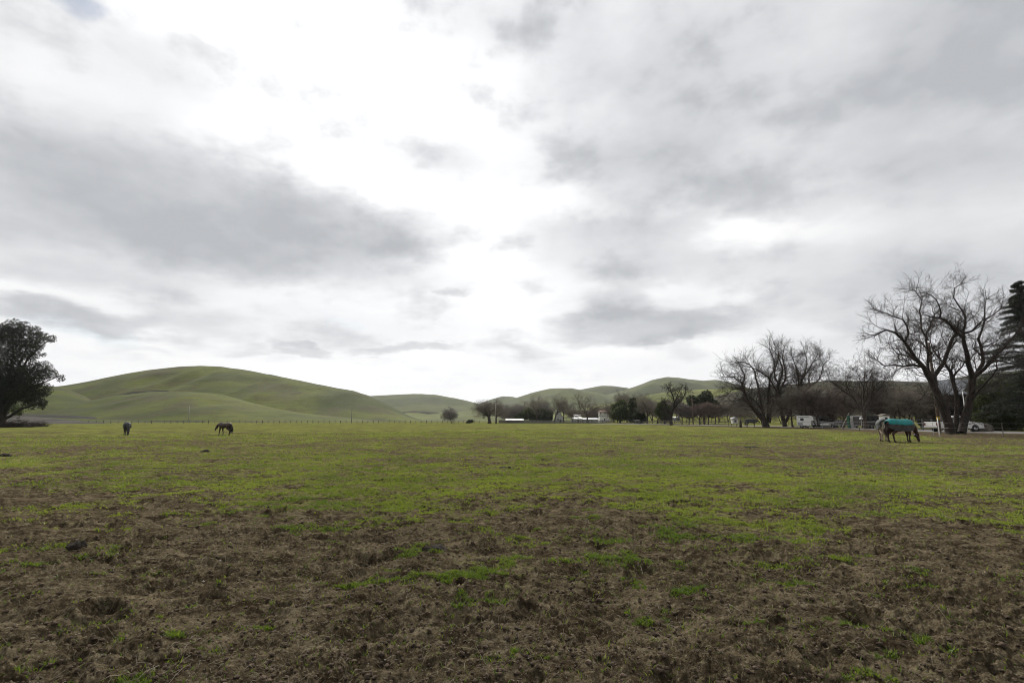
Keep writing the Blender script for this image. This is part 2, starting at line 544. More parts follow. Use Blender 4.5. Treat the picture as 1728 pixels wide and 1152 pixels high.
def build_grass():
    n = 1500000
    # even spread over the picture's rows of field, thinning with distance
    u = RNG.random(n)
    inv = 1 / 2.6 + (1 / 70.0 - 1 / 2.6) * u ** 0.62
    r = 1 / inv
    a = np.radians(RNG.uniform(-51, 51, n))
    x = r * np.sin(a); y = r * np.cos(a)
    c = cover(x, y)
    fn = 1.30 * fbm(x * 1.3, y * 1.9, 6, 0.74)
    c = c + fn
    tuft = sstep(0.35, 0.75, perlin(x * 1.7 + 50, y * 1.7) + 0.5 * perlin(x * 6 + 20, y * 6))
    near = 1 - sstep(7, 13, r)
    prob = sstep(0.20, 0.85, c) * 0.60 + (0.004 + 0.010 * tuft + 0.05 * tuft * sstep(0.15, 0.7, fbm(x * 0.6 + 9, y * 0.6, 3))) * near
    keep = RNG.random(n) < prob
    x, y, r = x[keep], y[keep], r[keep]
    n = len(x)
    print('tufts', n)
    z = ground_h(x, y)
    V = []; tone = []
    base = np.stack([x, y, z - 0.004], 1)
    tt = np.clip(0.5 + 0.22 * np.exp(-((y - 11.5) / 3.5) ** 2) * sstep(-3, 2, x)  - 0.38 * (1 - sstep(6.5, 9.5, r)) + 0.40 * fbm(x * 0.4, y * 0.4, 3) + RNG.normal(0, 0.2, n), 0, 1)
    for b in range(2):
        h = (0.017 + 0.0008 * r) * RNG.uniform(0.4, 1.7, n)
        w = (0.0016 + 0.00042 * r) * RNG.uniform(0.7, 1.3, n)
        yaw = RNG.uniform(0, 2 * np.pi, n); lean = RNG.uniform(0.3, 1.6, n) * h
        la = RNG.uniform(0, 2 * np.pi, n)
        off = (0.004 + 0.001 * r) * RNG.normal(0, 1, n)
        bx = base + np.stack([off * np.cos(yaw), off * np.sin(yaw), np.zeros(n)], 1)
        dx = np.stack([np.cos(yaw) * w, np.sin(yaw) * w, np.zeros(n)], 1)
        mid = bx + np.stack([0.35 * lean * np.cos(la), 0.35 * lean * np.sin(la), h * 0.62], 1)
        tip = bx + np.stack([lean * np.cos(la), lean * np.sin(la), h], 1)
        V.append(np.stack([bx - dx, bx + dx, mid + dx * 0.7, tip, mid - dx * 0.7], 1).reshape(-1, 3))
        tone.append(np.repeat(np.clip(tt + RNG.normal(0, 0.12, n), 0, 1), 5))
    V = np.concatenate(V); tone = np.concatenate(tone)
    i = np.arange(len(V) // 5)[:, None] * 5
    tri = np.concatenate([i + np.array([[0, 1, 2]]), i + np.array([[0, 2, 4]]), i + np.array([[4, 2, 3]])])
    me = np_mesh('grass', V, tri, leafmat('grass_blade', (0.095, 0.145, 0.024), (0.290, 0.320, 0.060), 0.45), False, tone)
    tag(link('grass', me), kind='stuff')


build_grass()


def build_straw():
    n = 11000
    inv = 1 / 2.6 + (1 / 22.0 - 1 / 2.6) * RNG.random(n) ** 0.8
    r = 1 / inv; a = np.radians(RNG.uniform(-50, 50, n))
    x = r * np.sin(a); y = r * np.cos(a)
    keep = RNG.random(n) < 0.25 + 0.75 * sstep(-0.3, 0.5, fbm(x * 0.8 + 4, y * 0.8 + 77, 3))
    x, y, r = x[keep], y[keep], r[keep]; n = len(x)
    L = np.exp(RNG.normal(-3.35, 0.5, n)) * (1 + 0.04 * r); w = (0.0008 + 0.00016 * r) * RNG.uniform(0.6, 1.3, n)
    yaw = RNG.uniform(0, np.pi, n); rise = RNG.normal(0.02, 0.12, n) * L
    d = np.stack([np.cos(yaw) * L / 2, np.sin(yaw) * L / 2], 1)
    mid = np.stack([x, y, ground_h(x, y) + 0.006 + 0.05 * L], 1)
    p0 = mid.copy(); p0[:, :2] -= d; p1 = mid.copy(); p1[:, :2] += d
    p0[:, 2] = ground_h(p0[:, 0], p0[:, 1]) + 0.003; p1[:, 2] = ground_h(p1[:, 0], p1[:, 1]) + 0.004 + np.abs(rise)
    mid[:, 2] = np.maximum(mid[:, 2], (p0[:, 2] + p1[:, 2]) / 2)
    s = np.stack([-np.sin(yaw) * w, np.cos(yaw) * w, 0 * w], 1); up = np.stack([0 * w, 0 * w, w], 1)
    V = np.stack([p0 + s, p0 - s, p0 + up * 1.5, mid + s, mid - s, mid + up * 1.5, p1 + s, p1 - s, p1 + up * 1.5], 1).reshape(-1, 3)
    i = np.arange(n)[:, None] * 9
    fs = []
    for o in (0, 3):
        for e, g in ((0, 1), (1, 2), (2, 0)):
            fs.append(i + np.array([[o + e, o + g, o + 3 + g, o + 3 + e]]))
    tone = np.repeat(np.clip(RNG.normal(0.45, 0.25, n), 0, 1), 9)
    me = np_mesh('straw', V, np.concatenate(fs), leafmat('dry_straw', (0.10, 0.078, 0.048), (0.27, 0.22, 0.14), 0.1), False, tone)
    tag(link('straw', me), kind='stuff')


build_straw()


def rock_mesh(rng, n=1):
    bm = bmesh.new(); bmesh.ops.create_icosphere(bm, subdivisions=2, radius=1.0)
    for v in bm.verts:
        v.co *= 1 + rng.uniform(-0.5, 0.35)
    V = np.array([v.co[:] for v in bm.verts]); Fs = np.array([[v.index for v in f.verts] for f in bm.faces]); bm.free()
    return V, Fs


def build_clods():
    """loose crumbs of soil, and a few pale pebbles"""
    rng = random.Random(3)
    protos = [rock_mesh(rng) for _ in range(6)]
    for name, n, mat, smin, smax, far in (('soil_clods', 15000, simple('soil_clod', (0.082, 0.060, 0.042), 0.95, 0.5, 14.0, bump=0.6, bscale=60, spec=0.15), 0.003, 0.019, 16),
                                          ('gravel', 60, simple('pale_pebble', (0.30, 0.27, 0.23), 0.8, 0.3, 8.0), 0.004, 0.010, 14)):
        Vs, Fs, o = [], [], 0
        inv = 1 / 2.6 + (1 / far - 1 / 2.6) * RNG.random(n) ** 0.85
        r = 1 / inv; a = np.radians(RNG.uniform(-50, 50, n)); x = r * np.sin(a); y = r * np.cos(a); z = ground_h(x, y)
        for i in range(n):
            V, f = protos[i % 6]
            s = smin + (smax - smin) * RNG.random() ** 3
            th = RNG.random() * 6.28; ca, sa = math.cos(th), math.sin(th)
            q = V * (s * RNG.uniform(0.7, 1.3), s * RNG.uniform(0.7, 1.3), s * RNG.uniform(0.45, 0.8))
            q = np.stack([q[:, 0] * ca - q[:, 1] * sa, q[:, 0] * sa + q[:, 1] * ca, q[:, 2]], 1) + (x[i], y[i], z[i] + s * 0.25)
            Vs.append(q); Fs.append(f + o); o += len(V)
        tag(link(name, np_mesh(name, np.concatenate(Vs), np.concatenate(Fs), mat, False)), kind='stuff')


build_clods()


def ribbon(name, pts, mat, lift, kind='structure'):
    """pts: (px, depth, width); a strip of ground draped on the land"""
    cs = [Vector(((p - 864) / F * Y, Y, 0)) for p, Y, w in pts]; ws = [w for *_, w in pts]
    fine, fw = [], []
    for i in range(len(cs) - 1):
        for k in range(8):
            t = k / 8; fine.append(cs[i].lerp(cs[i + 1], t)); fw.append(ws[i] * (1 - t) + ws[i + 1] * t)
    fine.append(cs[-1]); fw.append(ws[-1])
    V, Fc = [], []
    for i, c in enumerate(fine):
        d = (fine[min(i + 1, len(fine) - 1)] - fine[max(i - 1, 0)]).normalized(); s = Vector((-d.y, d.x, 0))
        e = 0.5 * math.sin(i * 1.7) * 0.4
        for k in range(5):
            q = c + s * (fw[i] + e) * (k / 4 - 0.5)
            V.append((q.x, q.y, G(q.x, q.y) + lift - (0.05 if k in (0, 4) else 0)))
    for i in range(len(fine) - 1):
        for k in range(4):
            a = i * 5 + k; Fc.append((a, a + 1, a + 6, a + 5))
    me = np_mesh(name, V, Fc, mat, True)
    return tag(link(name, me), kind=kind)


ribbon('dirt_road', [(2050, 54, 15), (1900, 55, 15), (1760, 57, 14), (1640, 63, 13), (1540, 73, 10), (1430, 90, 8), (1320, 112, 7), (1220, 132, 6), (1130, 152, 6), (1050, 176, 5), (1000, 200, 4)],
       simple('road_gravel', (0.155, 0.145, 0.135), 0.9, 0.25, 0.8, bump=0.5, bscale=20), 0.06)

# ------------------------------------------------------------------ hills
def hill_mat(name, g1, g2, dry, nscale=0.01, dryamt=0.6, furrow=0.0):
    m, T, out = new_mat(name)
    tc = T.n.new('ShaderNodeTexCoord'); co = tc.outputs['Object']
    n1 = T.noise(co, nscale, 7, 0.62, dist=0.6); n2 = T.noise(co, nscale * 3.3, 6, 0.6); n3 = T.noise(co, nscale * 22, 5, 0.65)
    c = T.mix(T.mr(n1, 0.36, 0.62), c4(*g1), c4(*g2))
    c = T.mix(T.mr(n2, 0.42, 0.68, 0, dryamt), c, c4(*dry))
    c = T.mix(T.mr(n3, 0.50, 0.72, 0, 0.45), c, c4(*(d * 0.7 for d in dry)))
    x, y, z = T.sep(co)
    # narrow cattle tracks that follow the contours
    tr = T.m('SINE', T.m('ADD', T.m('MULTIPLY', z, 1.9), T.m('MULTIPLY', n2, 16.0)))
    c = T.mix(T.mr(tr, 0.82, 1.0, 0.0, 0.35), c, c4(*(d * 0.8 for d in dry)))
    n5 = T.noise(co, nscale * 90, 5, 0.7); n6 = T.noise(co, nscale * 9, 4, 0.6)
    c = T.mix(T.m('MULTIPLY', T.mr(n5, 0.54, 0.66, 0, 0.7), T.mr(n6, 0.40, 0.62)), c, c4(*(g * 0.55 for g in g1)))
    if furrow:
        fu = T.m('SINE', T.m('ADD', T.m('MULTIPLY', T.m('ADD', x, T.m('MULTIPLY', y, 0.35)), furrow), T.m('MULTIPLY', n2, 3.0)))
        c = T.mix(T.mr(fu, 0.2, 0.95, 0, 0.7), c, c4(*(d * 0.45 for d in dry)))
    b = T.n.new('ShaderNodeBsdfPrincipled'); T.set(b.inputs['Base Color'], c); b.inputs['Roughness'].default_value = 0.95
    b.inputs['Specular IOR Level'].default_value = 0.1
    bn = T.n.new('ShaderNodeBump'); bn.inputs['Strength'].default_value = 0.5; bn.inputs['Distance'].default_value = 1.5
    T.set(bn.inputs['Height'], T.m('ADD', n2, n3)); T.set(b.inputs['Normal'], bn.outputs[0])
    T.l.new(b.outputs[0], out.inputs[0])
    return m


HG = hill_mat('hill_grass', (0.040, 0.054, 0.009), (0.104, 0.118, 0.016), (0.066, 0.057, 0.026), 0.008, 0.75)
HG2 = hill_mat('hill_grass_pale', (0.082, 0.098, 0.030), (0.135, 0.150, 0.045), (0.092, 0.088, 0.052), 0.006, 0.6)
HG4 = hill_mat('hill_grass_sun_tint', (0.105, 0.130, 0.022), (0.175, 0.190, 0.038), (0.095, 0.090, 0.040), 0.006, 0.5)  # patch of sun on the front slope, painted in as brighter yellow-green grass
HG3 = hill_mat('hill_grass_grey', (0.082, 0.096, 0.045), (0.118, 0.130, 0.050), (0.090, 0.092, 0.062), 0.005, 0.7)
HW = hill_mat('hill_scrub', (0.034, 0.036, 0.018), (0.062, 0.060, 0.030), (0.045, 0.038, 0.026), 0.02, 0.7)
HB = hill_mat('ploughed_earth', (0.058, 0.052, 0.044), (0.075, 0.068, 0.056), (0.062, 0.053, 0.045), 0.02, 0.6, 0.35)
HD = hill_mat('bare_bank', (0.036, 0.032, 0.026), (0.05, 0.046, 0.034), (0.036, 0.030, 0.026), 0.03, 0.5)


def hill(sky, D, wf, wb, mat, base_py=713, rough=0.06, seed=0, pw=1.25, name='hill', gully=0.05):
    sky = sorted(sky)
    px0, px1 = sky[0][0], sky[-1][0]
    nx = int(min(420, max(80, (px1 - px0) * 0.8))); nv = 90
    pxs = np.linspace(px0, px1, nx)
    # smooth skyline through the points
    xs = np.array([p for p, _ in sky], float); ys = np.array([q for _, q in sky], float)
    py = np.interp(pxs, xs, ys)
    k = max(3, int(nx / (len(sky) * 2.2))) | 1
    ker = np.hanning(k + 2)[1:-1]; ker /= ker.sum()
    py = np.convolve(np.pad(py, k // 2, mode='edge'), ker, 'valid')
    ridge = CAMH + (708.0 - py) / F * D
    base = CAMH + (708.0 - base_py) / F * D - 1.0
    v = np.linspace(-1, 1, nv)
    Y = np.where(v < 0, D + v * wf, D + v * wb)
    prof = np.cos(v * np.pi / 2) ** pw
    A = (pxs - 864) / F
    YY = Y[:, None] * np.ones(nx)[None]; X = A[None] * YY
    hgt = np.maximum(ridge - base, 0.05)[None] * prof[:, None]
    n = fbm(X * (1.6 / wf) + seed, YY * (1.1 / wf) + seed * 3.7, 4, 0.5)
    g = np.abs(fbm(X * (3.2 / wf) + seed * 1.3, YY * (0.9 / wf), 3, 0.5))
    away = (1 - prof[:, None] ** 6)
    hgt = hgt * (1 + (rough * n - gully * (g - 0.3)) * away)
    V = np.stack([X, YY, base + hgt], -1).reshape(-1, 3)
    i = np.arange(nv - 1)[:, None] * nx; j = np.arange(nx - 1)[None]
    f = np.stack([i + j, i + j + 1, i + nx + j + 1, i + nx + j], -1).reshape(-1, 4)
    return tag(link(name, np_mesh(name, V, f, mat, True)), kind='structure')


# the broad green hill at the left, its shoulder and spur
hill([(-60, 690), (20, 668), (60, 658), (110, 652.5), (150, 645.5), (200, 634.5), (250, 626), (300, 620.5), (335, 619), (370, 620.5), (420, 628), (470, 637.5),
      (520, 648), (570, 657), (600, 663), (625, 671), (650, 681), (670, 691), (690, 701), (720, 711), (740, 716)], 640, 230, 420, HG, 714, 0.14, 1.0, 1.15, gully=0.15)
hill([(-260, 648), (-60, 650), (50, 652), (100, 655), (125, 662), (150, 671), (185, 684), (230, 699), (280, 713)], 540, 190, 260, HG, 714, 0.16, 5.0, 1.2, gully=0.2)
hill([(60, 700), (130, 682), (200, 668), (260, 662), (320, 662), (380, 667), (430, 681), (480, 691), (540, 700), (620, 707), (700, 714)], 480, 170, 200, HG, 714, 0.18, 9.0, 1.2, gully=0.22)
hill([(-200, 700), (0, 698), (60, 698.5), (150, 702), (260, 707), (340, 710), (420, 713)], 352, 30, 40, HD, 714, 0.05, 3.0)
hill([(-200, 706), (0, 704), (60, 704), (150, 706.5), (260, 710), (340, 712.5), (420, 714)], 330, 34, 24, HG, 714, 0.05, 4.0)
hill([(-260, 692), (-60, 694), (10, 698), (40, 701), (80, 704), (120, 708), (170, 712), (210, 715)], 255, 60, 60, HB, 715, 0.05, 2.0)
hill([(188, 670), (225, 661.5), (270, 658.8), (330, 659.5), (372, 663), (405, 672)], 502, 16, 16, HD, 684, 0.1, 6.0)
hill([(392, 676), (430, 680.5), (480, 690), (520, 697), (560, 702)], 497, 12, 12, HW, 708, 0.1, 7.0)
# hills in the gap
hill([(648, 700), (675, 695.5), (700, 693), (725, 694), (755, 699)], 740, 40, 40, HW, 703, 0.1, 18.0)
hill([(520, 668), (585, 661), (605, 663), (630, 670), (680, 684), (720, 700)], 1350, 300, 300, HG2, 713, 0.08, 12.0)
hill([(540, 676), (600, 671), (640, 668), (690, 666), (715, 666.5), (740, 668), (780, 675), (805, 681), (850, 691), (910, 702), (960, 712)], 1050, 330, 300, HG3, 713, 0.14, 15.0, gully=0.2)
hill([(600, 712), (640, 702), (680, 696), (700, 694.5), (720, 696), (760, 697), (800, 692), (850, 689), (900, 694), (960, 712)], 760, 170, 160, HG2, 713, 0.2, 17.0, gully=0.25)
hill([(780, 695), (805, 683), (825, 675.5), (848, 669), (866, 670), (885, 676), (910, 686), (940, 700)], 1700, 300, 300, HG3, 713, 0.06, 19.0)
hill([(800, 702), (830, 688), (865, 674), (900, 663), (928, 657), (960, 656.5), (985, 660), (1020, 666), (1060, 672), (1120, 684), (1200, 700), (1260, 712)], 1150, 350, 300, HG3, 713, 0.12, 22.0, gully=0.2)
hill([(880, 690), (940, 667), (985, 657), (1015, 651.5), (1035, 652), (1060, 655.5), (1090, 660), (1140, 680)], 1750, 300, 300, HG3, 713, 0.08, 25.0)
hill([(960, 690), (1010, 670), (1050, 660), (1075, 652), (1100, 643), (1125, 637.5), (1145, 638.5), (1165, 641.5), (1185, 643.5), (1208, 642), (1230, 646), (1260, 655), (1320, 675), (1400, 700)],
     1500, 420, 400, HG3, 713, 0.1, 28.0, gully=0.18)
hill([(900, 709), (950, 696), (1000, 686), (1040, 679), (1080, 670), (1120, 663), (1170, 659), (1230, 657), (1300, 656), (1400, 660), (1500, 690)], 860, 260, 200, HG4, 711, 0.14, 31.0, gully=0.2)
hill([(1160, 690), (1210, 668), (1270, 656), (1330, 651), (1390, 644), (1440, 645), (1500, 644), (1560, 646), (1610, 640), (1660, 632), (1728, 626), (1830, 620), (2000, 630)], 560, 190, 200, HW, 706, 0.12, 35.0, gully=0.15)

# ------------------------------------------------------------------ trees
BARK = simple('bark_dark', (0.036, 0.030, 0.025), 0.9, 0.4, 5.0, bump=0.9, bscale=9, stretch=(1, 1, 0.25), spec=0.2)
BARK2 = simple('bark_brown', (0.066, 0.053, 0.043), 0.9, 0.4, 5.0, bump=0.8, bscale=9, stretch=(1, 1, 0.25), spec=0.2)
TWIG = simple('twig_dark', (0.048, 0.038, 0.032), 0.9, 0.3, 3.0, spec=0.2)
TWIG2 = simple('twig_brown', (0.175, 0.150, 0.120), 0.9, 0.3, 1.0, spec=0.2)
TWIG3 = simple('twig_red', (0.170, 0.128, 0.105), 0.9, 0.3, 1.0, spec=0.2)
TWIG4 = simple('twig_purple', (0.180, 0.160, 0.145), 0.9, 0.3, 1.0, spec=0.2)


def unit(v):
    l = math.sqrt(v[0] * v[0] + v[1] * v[1] + v[2] * v[2]) or 1e-9
    return (v[0] / l, v[1] / l, v[2] / l)


class Segs:
    def __init__(s): s.a = []; s.b = []; s.r = []

    def add(s, p, q, r0, r1): s.a.append(p); s.b.append(q); s.r.append((r0, r1))

    def mesh(s, name, mat, n=3):
        A = np.array(s.a, float); B = np.array(s.b, float); R = np.array(s.r, float)
        D = B - A; L = np.linalg.norm(D, axis=1, keepdims=True); D = D / np.maximum(L, 1e-9)
        ref = np.where(np.abs(D[:, 2:3]) > 0.9, np.array([[1.0, 0, 0]]), np.array([[0, 0, 1.0]]))
        U = np.cross(D, ref); U /= np.linalg.norm(U, axis=1, keepdims=True); W_ = np.cross(D, U)
        B = B + D * R[:, 1:2] * 0.5
        t = np.arange(n) * 2 * np.pi / n
        ca, sa = np.cos(t)[None, :, None], np.sin(t)[None, :, None]
        off = U[:, None] * ca + W_[:, None] * sa
        V = np.concatenate([A[:, None] + off * R[:, 0, None, None], B[:, None] + off * R[:, 1, None, None]], 1).reshape(-1, 3)
        i = np.arange(len(A))[:, None] * 2 * n
        f = np.concatenate([i + np.array([[k, (k + 1) % n, (k + 1) % n + n, k + n]]) for k in range(n)])
        return np_mesh(name, V, f, mat, True)


def grow(sg, rng, p, d, L, r, lev, o, thick=None):
    """one branch and all it carries. sg: list of Segs per level"""
    n = 5 if lev == 0 else (4 if lev < 3 else 3)
    wig = o.get('wig', 0.22) * (1 + 0.25 * lev); up = o.get('up', 0.08) if lev < o.get('droop_from', 9) else -o.get('droop', 0.0)
    step = L / n; rmin = o.get('rmin', 0.012)
    top = o['levels']
    for i in range(n):
        d = unit((d[0] + rng.gauss(0, wig), d[1] + rng.gauss(0, wig), d[2] + rng.gauss(0, wig) + up))
        q = (p[0] + d[0] * step, p[1] + d[1] * step, p[2] + d[2] * step)
        r1 = max(rmin * 0.7, r * (1 - 0.5 / n))
        sg[min(lev, len(sg) - 1)].add(p, q, r, r1)
        p, r = q, r1
        if lev < top and (i >= (o.get('bare', 1) if lev == 0 else 0)):
            k = o.get('kids', 1.3) if lev else o.get('kids0', 1.3)
            for _ in range(int(k) + (rng.random() < k % 1)):
                a = math.radians(rng.uniform(*o.get('angle', (28, 62)))); b = rng.uniform(0, 6.283)
                u = unit((-d[1], d[0], 0.001)); w = (d[1] * u[2] - d[2] * u[1], d[2] * u[0] - d[0] * u[2], d[0] * u[1] - d[1] * u[0])
                ca, sa, cb, sb = math.cos(a), math.sin(a), math.cos(b), math.sin(b)
                e = tuple(d[j] * ca + (u[j] * cb + w[j] * sb) * sa for j in range(3))
                sc = rng.uniform(*o.get('shrink', (0.5, 0.8)))
                grow(sg, rng, p, e, max(L * sc, o.get('lmin', 0.25)), max(rmin, r * rng.uniform(0.42, 0.62)), lev + 1, o)
    if lev < top:
        for s_ in (-1, 1):
            e = unit((d[0] + rng.gauss(0, 0.35), d[1] + rng.gauss(0, 0.35), d[2] + rng.gauss(0, 0.25)))
            grow(sg, rng, p, e, max(L * rng.uniform(0.55, 0.8), o.get('lmin', 0.25)), max(rmin, r * 0.75), lev + 1, o)


def bare_tree(name, label, loc, h, seed, bark=None, twig=None, stems=1, spread=0.35, group=None, fork=0.25, lean=(0, 0), r0=None, cat='tree', **o):
    rng = random.Random(seed)
    root = thing(name, label, cat, loc, 0, group)
    o.setdefault('levels', 4)
    tk, cr = Segs(), Segs()
    sg = [tk, tk, cr, cr, cr, cr]
    r0 = r0 or h * 0.022
    for k in range(stems):
        a = rng.uniform(0, 6.28) if stems > 1 else 0
        b = (r0 * 1.2 * math.cos(a) * (stems > 1), r0 * 1.2 * math.sin(a) * (stems > 1), -0.15)
        d = unit((lean[0] + spread * math.cos(a) * (stems > 1) + rng.gauss(0, .05), lean[1] + spread * math.sin(a) * (stems > 1) + rng.gauss(0, .05), 1))
        rr = r0 / math.sqrt(stems)
        # butt of the stem, then its forks
        q = b; L = h * fork
        for i in range(3):
            p = q; q = (p[0] + d[0] * L / 3, p[1] + d[1] * L / 3, p[2] + d[2] * L / 3)
            tk.add(p, q, rr * (1.5 - 0.5 * min(1, i)) if i < 2 else rr, rr if i else rr * 1.02)
            d = unit((d[0] + rng.gauss(0, .07), d[1] + rng.gauss(0, .07), d[2]))
        nf = o.get('forks', 3 if stems == 1 else 2)
        for i in range(nf):
            a2 = 6.28 * (i + rng.random() * 0.7) / nf
            tl = o.get('tilt', 0.45) * rng.uniform(0.6, 1.25)
            e = unit((d[0] + tl * math.cos(a2), d[1] + tl * math.sin(a2), d[2]))
            grow(sg, rng, q, e, h * o.get('limb', 0.34) * rng.uniform(0.8, 1.15), rr * 0.62, 0, o)
    # settle the total height on h
    zmax = max(q[2] for q in cr.b)
    k = h / zmax; wd = k * o.get('wide', 1.0)
    for S_ in (tk, cr):
        S_.a = [(p[0] * wd, p[1] * wd, p[2] * k) for p in S_.a]; S_.b = [(p[0] * wd, p[1] * wd, p[2] * k) for p in S_.b]
    link('trunk', tk.mesh('trunk', bark or BARK, 6), root)
    link('crown', cr.mesh('crown', twig or TWIG, 3), root)
    return root


def traced_tree(name, label, base_px, depth, limbs, seed, bark, twig, twiglen=2.4, levels=3, rmin=0.012, dens=1.0, shrink_px=1.0, **o):
    """limbs: [radius px at foot, radius px at tip, depth swing, [(px, py)...]] in a plane about the trunk, swung in depth"""
    rng = random.Random(seed)
    base = P(*base_px, depth); base.z = G(base.x, base.y)
    root = thing(name, label, 'tree', base)
    tk, cr = Segs(), Segs()
    o.update(levels=levels, rmin=rmin); o.setdefault('wig', 0.24); o.setdefault('up', 0.05); o.setdefault('kids', 1.1)
    o.setdefault('shrink', (0.5, 0.8)); o.setdefault('lmin', 0.3)
    for r0, r1, swing, pts in limbs:
        d0, d1 = (swing if hasattr(swing, '__len__') else (0, swing))
        w = []
        for i, (px, py) in enumerate(pts):
            t = i / (len(pts) - 1)
            px = base_px[0] + (px - base_px[0]) * shrink_px; py = base_px[1] + (py - base_px[1]) * shrink_px
            w.append(P(px, py, depth + d0 + (d1 - d0) * t) - base)
        # finer, slightly crooked
        fine = []
        for i in range(len(w) - 1):
            a, b = w[i], w[i + 1]
            m_ = max(1, int((b - a).length / 0.7))
            for k in range(m_):
                t = k / m_
                # catmull-rom
                p0 = w[max(i - 1, 0)]; p3 = w[min(i + 2, len(w) - 1)]
                q = 0.5 * ((2 * a) + (b - p0) * t + (2 * p0 - 5 * a + 4 * b - p3) * t * t + (3 * a - p0 - 3 * b + p3) * t ** 3)
                q += Vector((rng.gauss(0, .03), rng.gauss(0, .06), rng.gauss(0, .03)))
                fine.append(q)
        fine.append(w[-1])
        k_ = depth / F; nf = len(fine)
        rad = [0.68 * (r0 + (r1 - r0) * (i / (nf - 1)) ** 0.8) * k_ for i in range(nf)]
        for i in range(nf - 1):
            tk.add(tuple(fine[i]), tuple(fine[i + 1]), rad[i], rad[i + 1])
        for i in range(1, nf):
            if rad[i] > 3.6 * k_ and rng.random() < 0.75: continue
            for _ in range(3):
                if rng.random() > dens * .85: continue
                d = (fine[i] - fine[i - 1]).normalized()
                s_ = Vector((rng.gauss(0, 1), rng.gauss(0, 0.8), rng.gauss(0.25, 0.8)))
                s_ = (s_ - d * s_.dot(d)).normalized()
                a = math.radians(rng.uniform(25, 70))
                e = d * math.cos(a) + s_ * math.sin(a)
                grow([cr], rng, tuple(fine[i]), tuple(e), twiglen * rng.uniform(0.4, 1.0) * (1.1 - 0.4 * i / nf), min(rad[i] * 0.5, 0.045 + 0.02 * rng.random()), 1, dict(o, levels=levels))
        e = tuple((fine[-1] - fine[-2]).normalized())
        for _ in range(3):
            g = unit((e[0] + rng.gauss(0, .4), e[1] + rng.gauss(0, .4), e[2] + rng.gauss(0, .4)))
            grow([cr], rng, tuple(fine[-1]), g, twiglen * rng.uniform(0.4, 0.75), min(rad[-1], 0.05), 1, dict(o, levels=levels))
    link('trunk', tk.mesh('trunk', bark, 8), root)
    link('crown', cr.mesh('crown', twig, 3), root)
    return root


def leaf_cloud(blobs, n, size, seed, droop=0.0, shell=0.45, gap=0.0, flat=1.0):
    """leaf faces scattered through ellipsoids. blobs: (x, y, z, rx, ry, rz) -> verts, faces, tone"""
    rg = np.random.default_rng(seed)
    vol = np.array([b[3] * b[4] * b[5] for b in blobs]) ** 0.75; vol /= vol.sum()
    Vs, tone = [], []
    for b, w in zip(blobs, vol):
        k = int(n * w) + 8
        u = rg.normal(size=(k, 3)); u /= np.linalg.norm(u, axis=1, keepdims=True)
        r = (shell + (1 - shell) * rg.random(k) ** 0.6)
        # lumpy outline: sub-clumps on the surface
        c = rg.normal(size=(14, 3)); c /= np.linalg.norm(c, axis=1, keepdims=True)
        near = (u @ c.T).max(1)
        r *= 0.72 + 0.42 * np.clip((near - 0.55) / 0.4, 0, 1)
        p = u * r[:, None] * np.array(b[3:6]) + np.array(b[:3])
        keep = near > (0.45 + gap)
        p, near = p[keep], near[keep]; k = len(p)
        s = size * rg.uniform(0.55, 1.35, k)[:, None]
        t1 = rg.normal(size=(k, 3)); t1[:, 2] *= flat; t1 /= np.linalg.norm(t1, axis=1, keepdims=True)
        if droop: t1[:, 2] -= droop; t1 /= np.linalg.norm(t1, axis=1, keepdims=True)
        t2 = np.cross(t1, rg.normal(size=(k, 3))); t2 /= np.linalg.norm(t2, axis=1, keepdims=True)
        q = np.stack([p - t1 * s, p + t2 * s * 0.42, p + t1 * s, p - t2 * s * 0.42], 1)
        Vs.append(q.reshape(-1, 3)); tone.append(np.repeat(np.clip(rg.normal(0.5, 0.25, k), 0, 1), 4))
    V = np.concatenate(Vs)
    return V, np.arange(len(V)).reshape(-1, 4), np.concatenate(tone)


def leaf_tree(name, label, base, blobs, n, size, seed, leaf, limbs=(), bark=None, cat='tree', group=None, **kw):
    """blobs and limbs are relative to the base. limbs: (points, r0, r1)"""
    root = thing(name, label, cat, base, 0, group)
    tk = Segs()
    for pts, r0, r1 in limbs:
        for i in range(len(pts) - 1):
            k = len(pts) - 1
            tk.add(pts[i], pts[i + 1], r0 + (r1 - r0) * i / k, r0 + (r1 - r0) * (i + 1) / k)
    if limbs: link('trunk', tk.mesh('trunk', bark or BARK, 7), root)
    V, f, t = leaf_cloud(blobs, n, size, seed, **kw)
    link('crown', np_mesh('crown', V, f, leaf, False, t), root)
    return root


DK = leafmat('leaf_dark', (0.018, 0.026, 0.012), (0.050, 0.062, 0.027), 0.25)
OLIVE = leafmat('leaf_olive', (0.034, 0.046, 0.016), (0.085, 0.100, 0.036), 0.3)
CYP = leafmat('leaf_cypress', (0.020, 0.030, 0.012), (0.052, 0.064, 0.020), 0.25)
CEDAR = leafmat('leaf_cedar', (0.012, 0.019, 0.014), (0.032, 0.042, 0.028), 0.2)


def at(px, Y):
    x = (px - 864) / F * Y
    # the camera looks up, so a column of the picture is not quite a plane: use the ray at ground height
    q = P(px, 708 + F * CAMH / Y, Y)
    return Vector((q.x, Y, G(q.x, Y)))


def hpx(pix, Y): return pix * Y / F


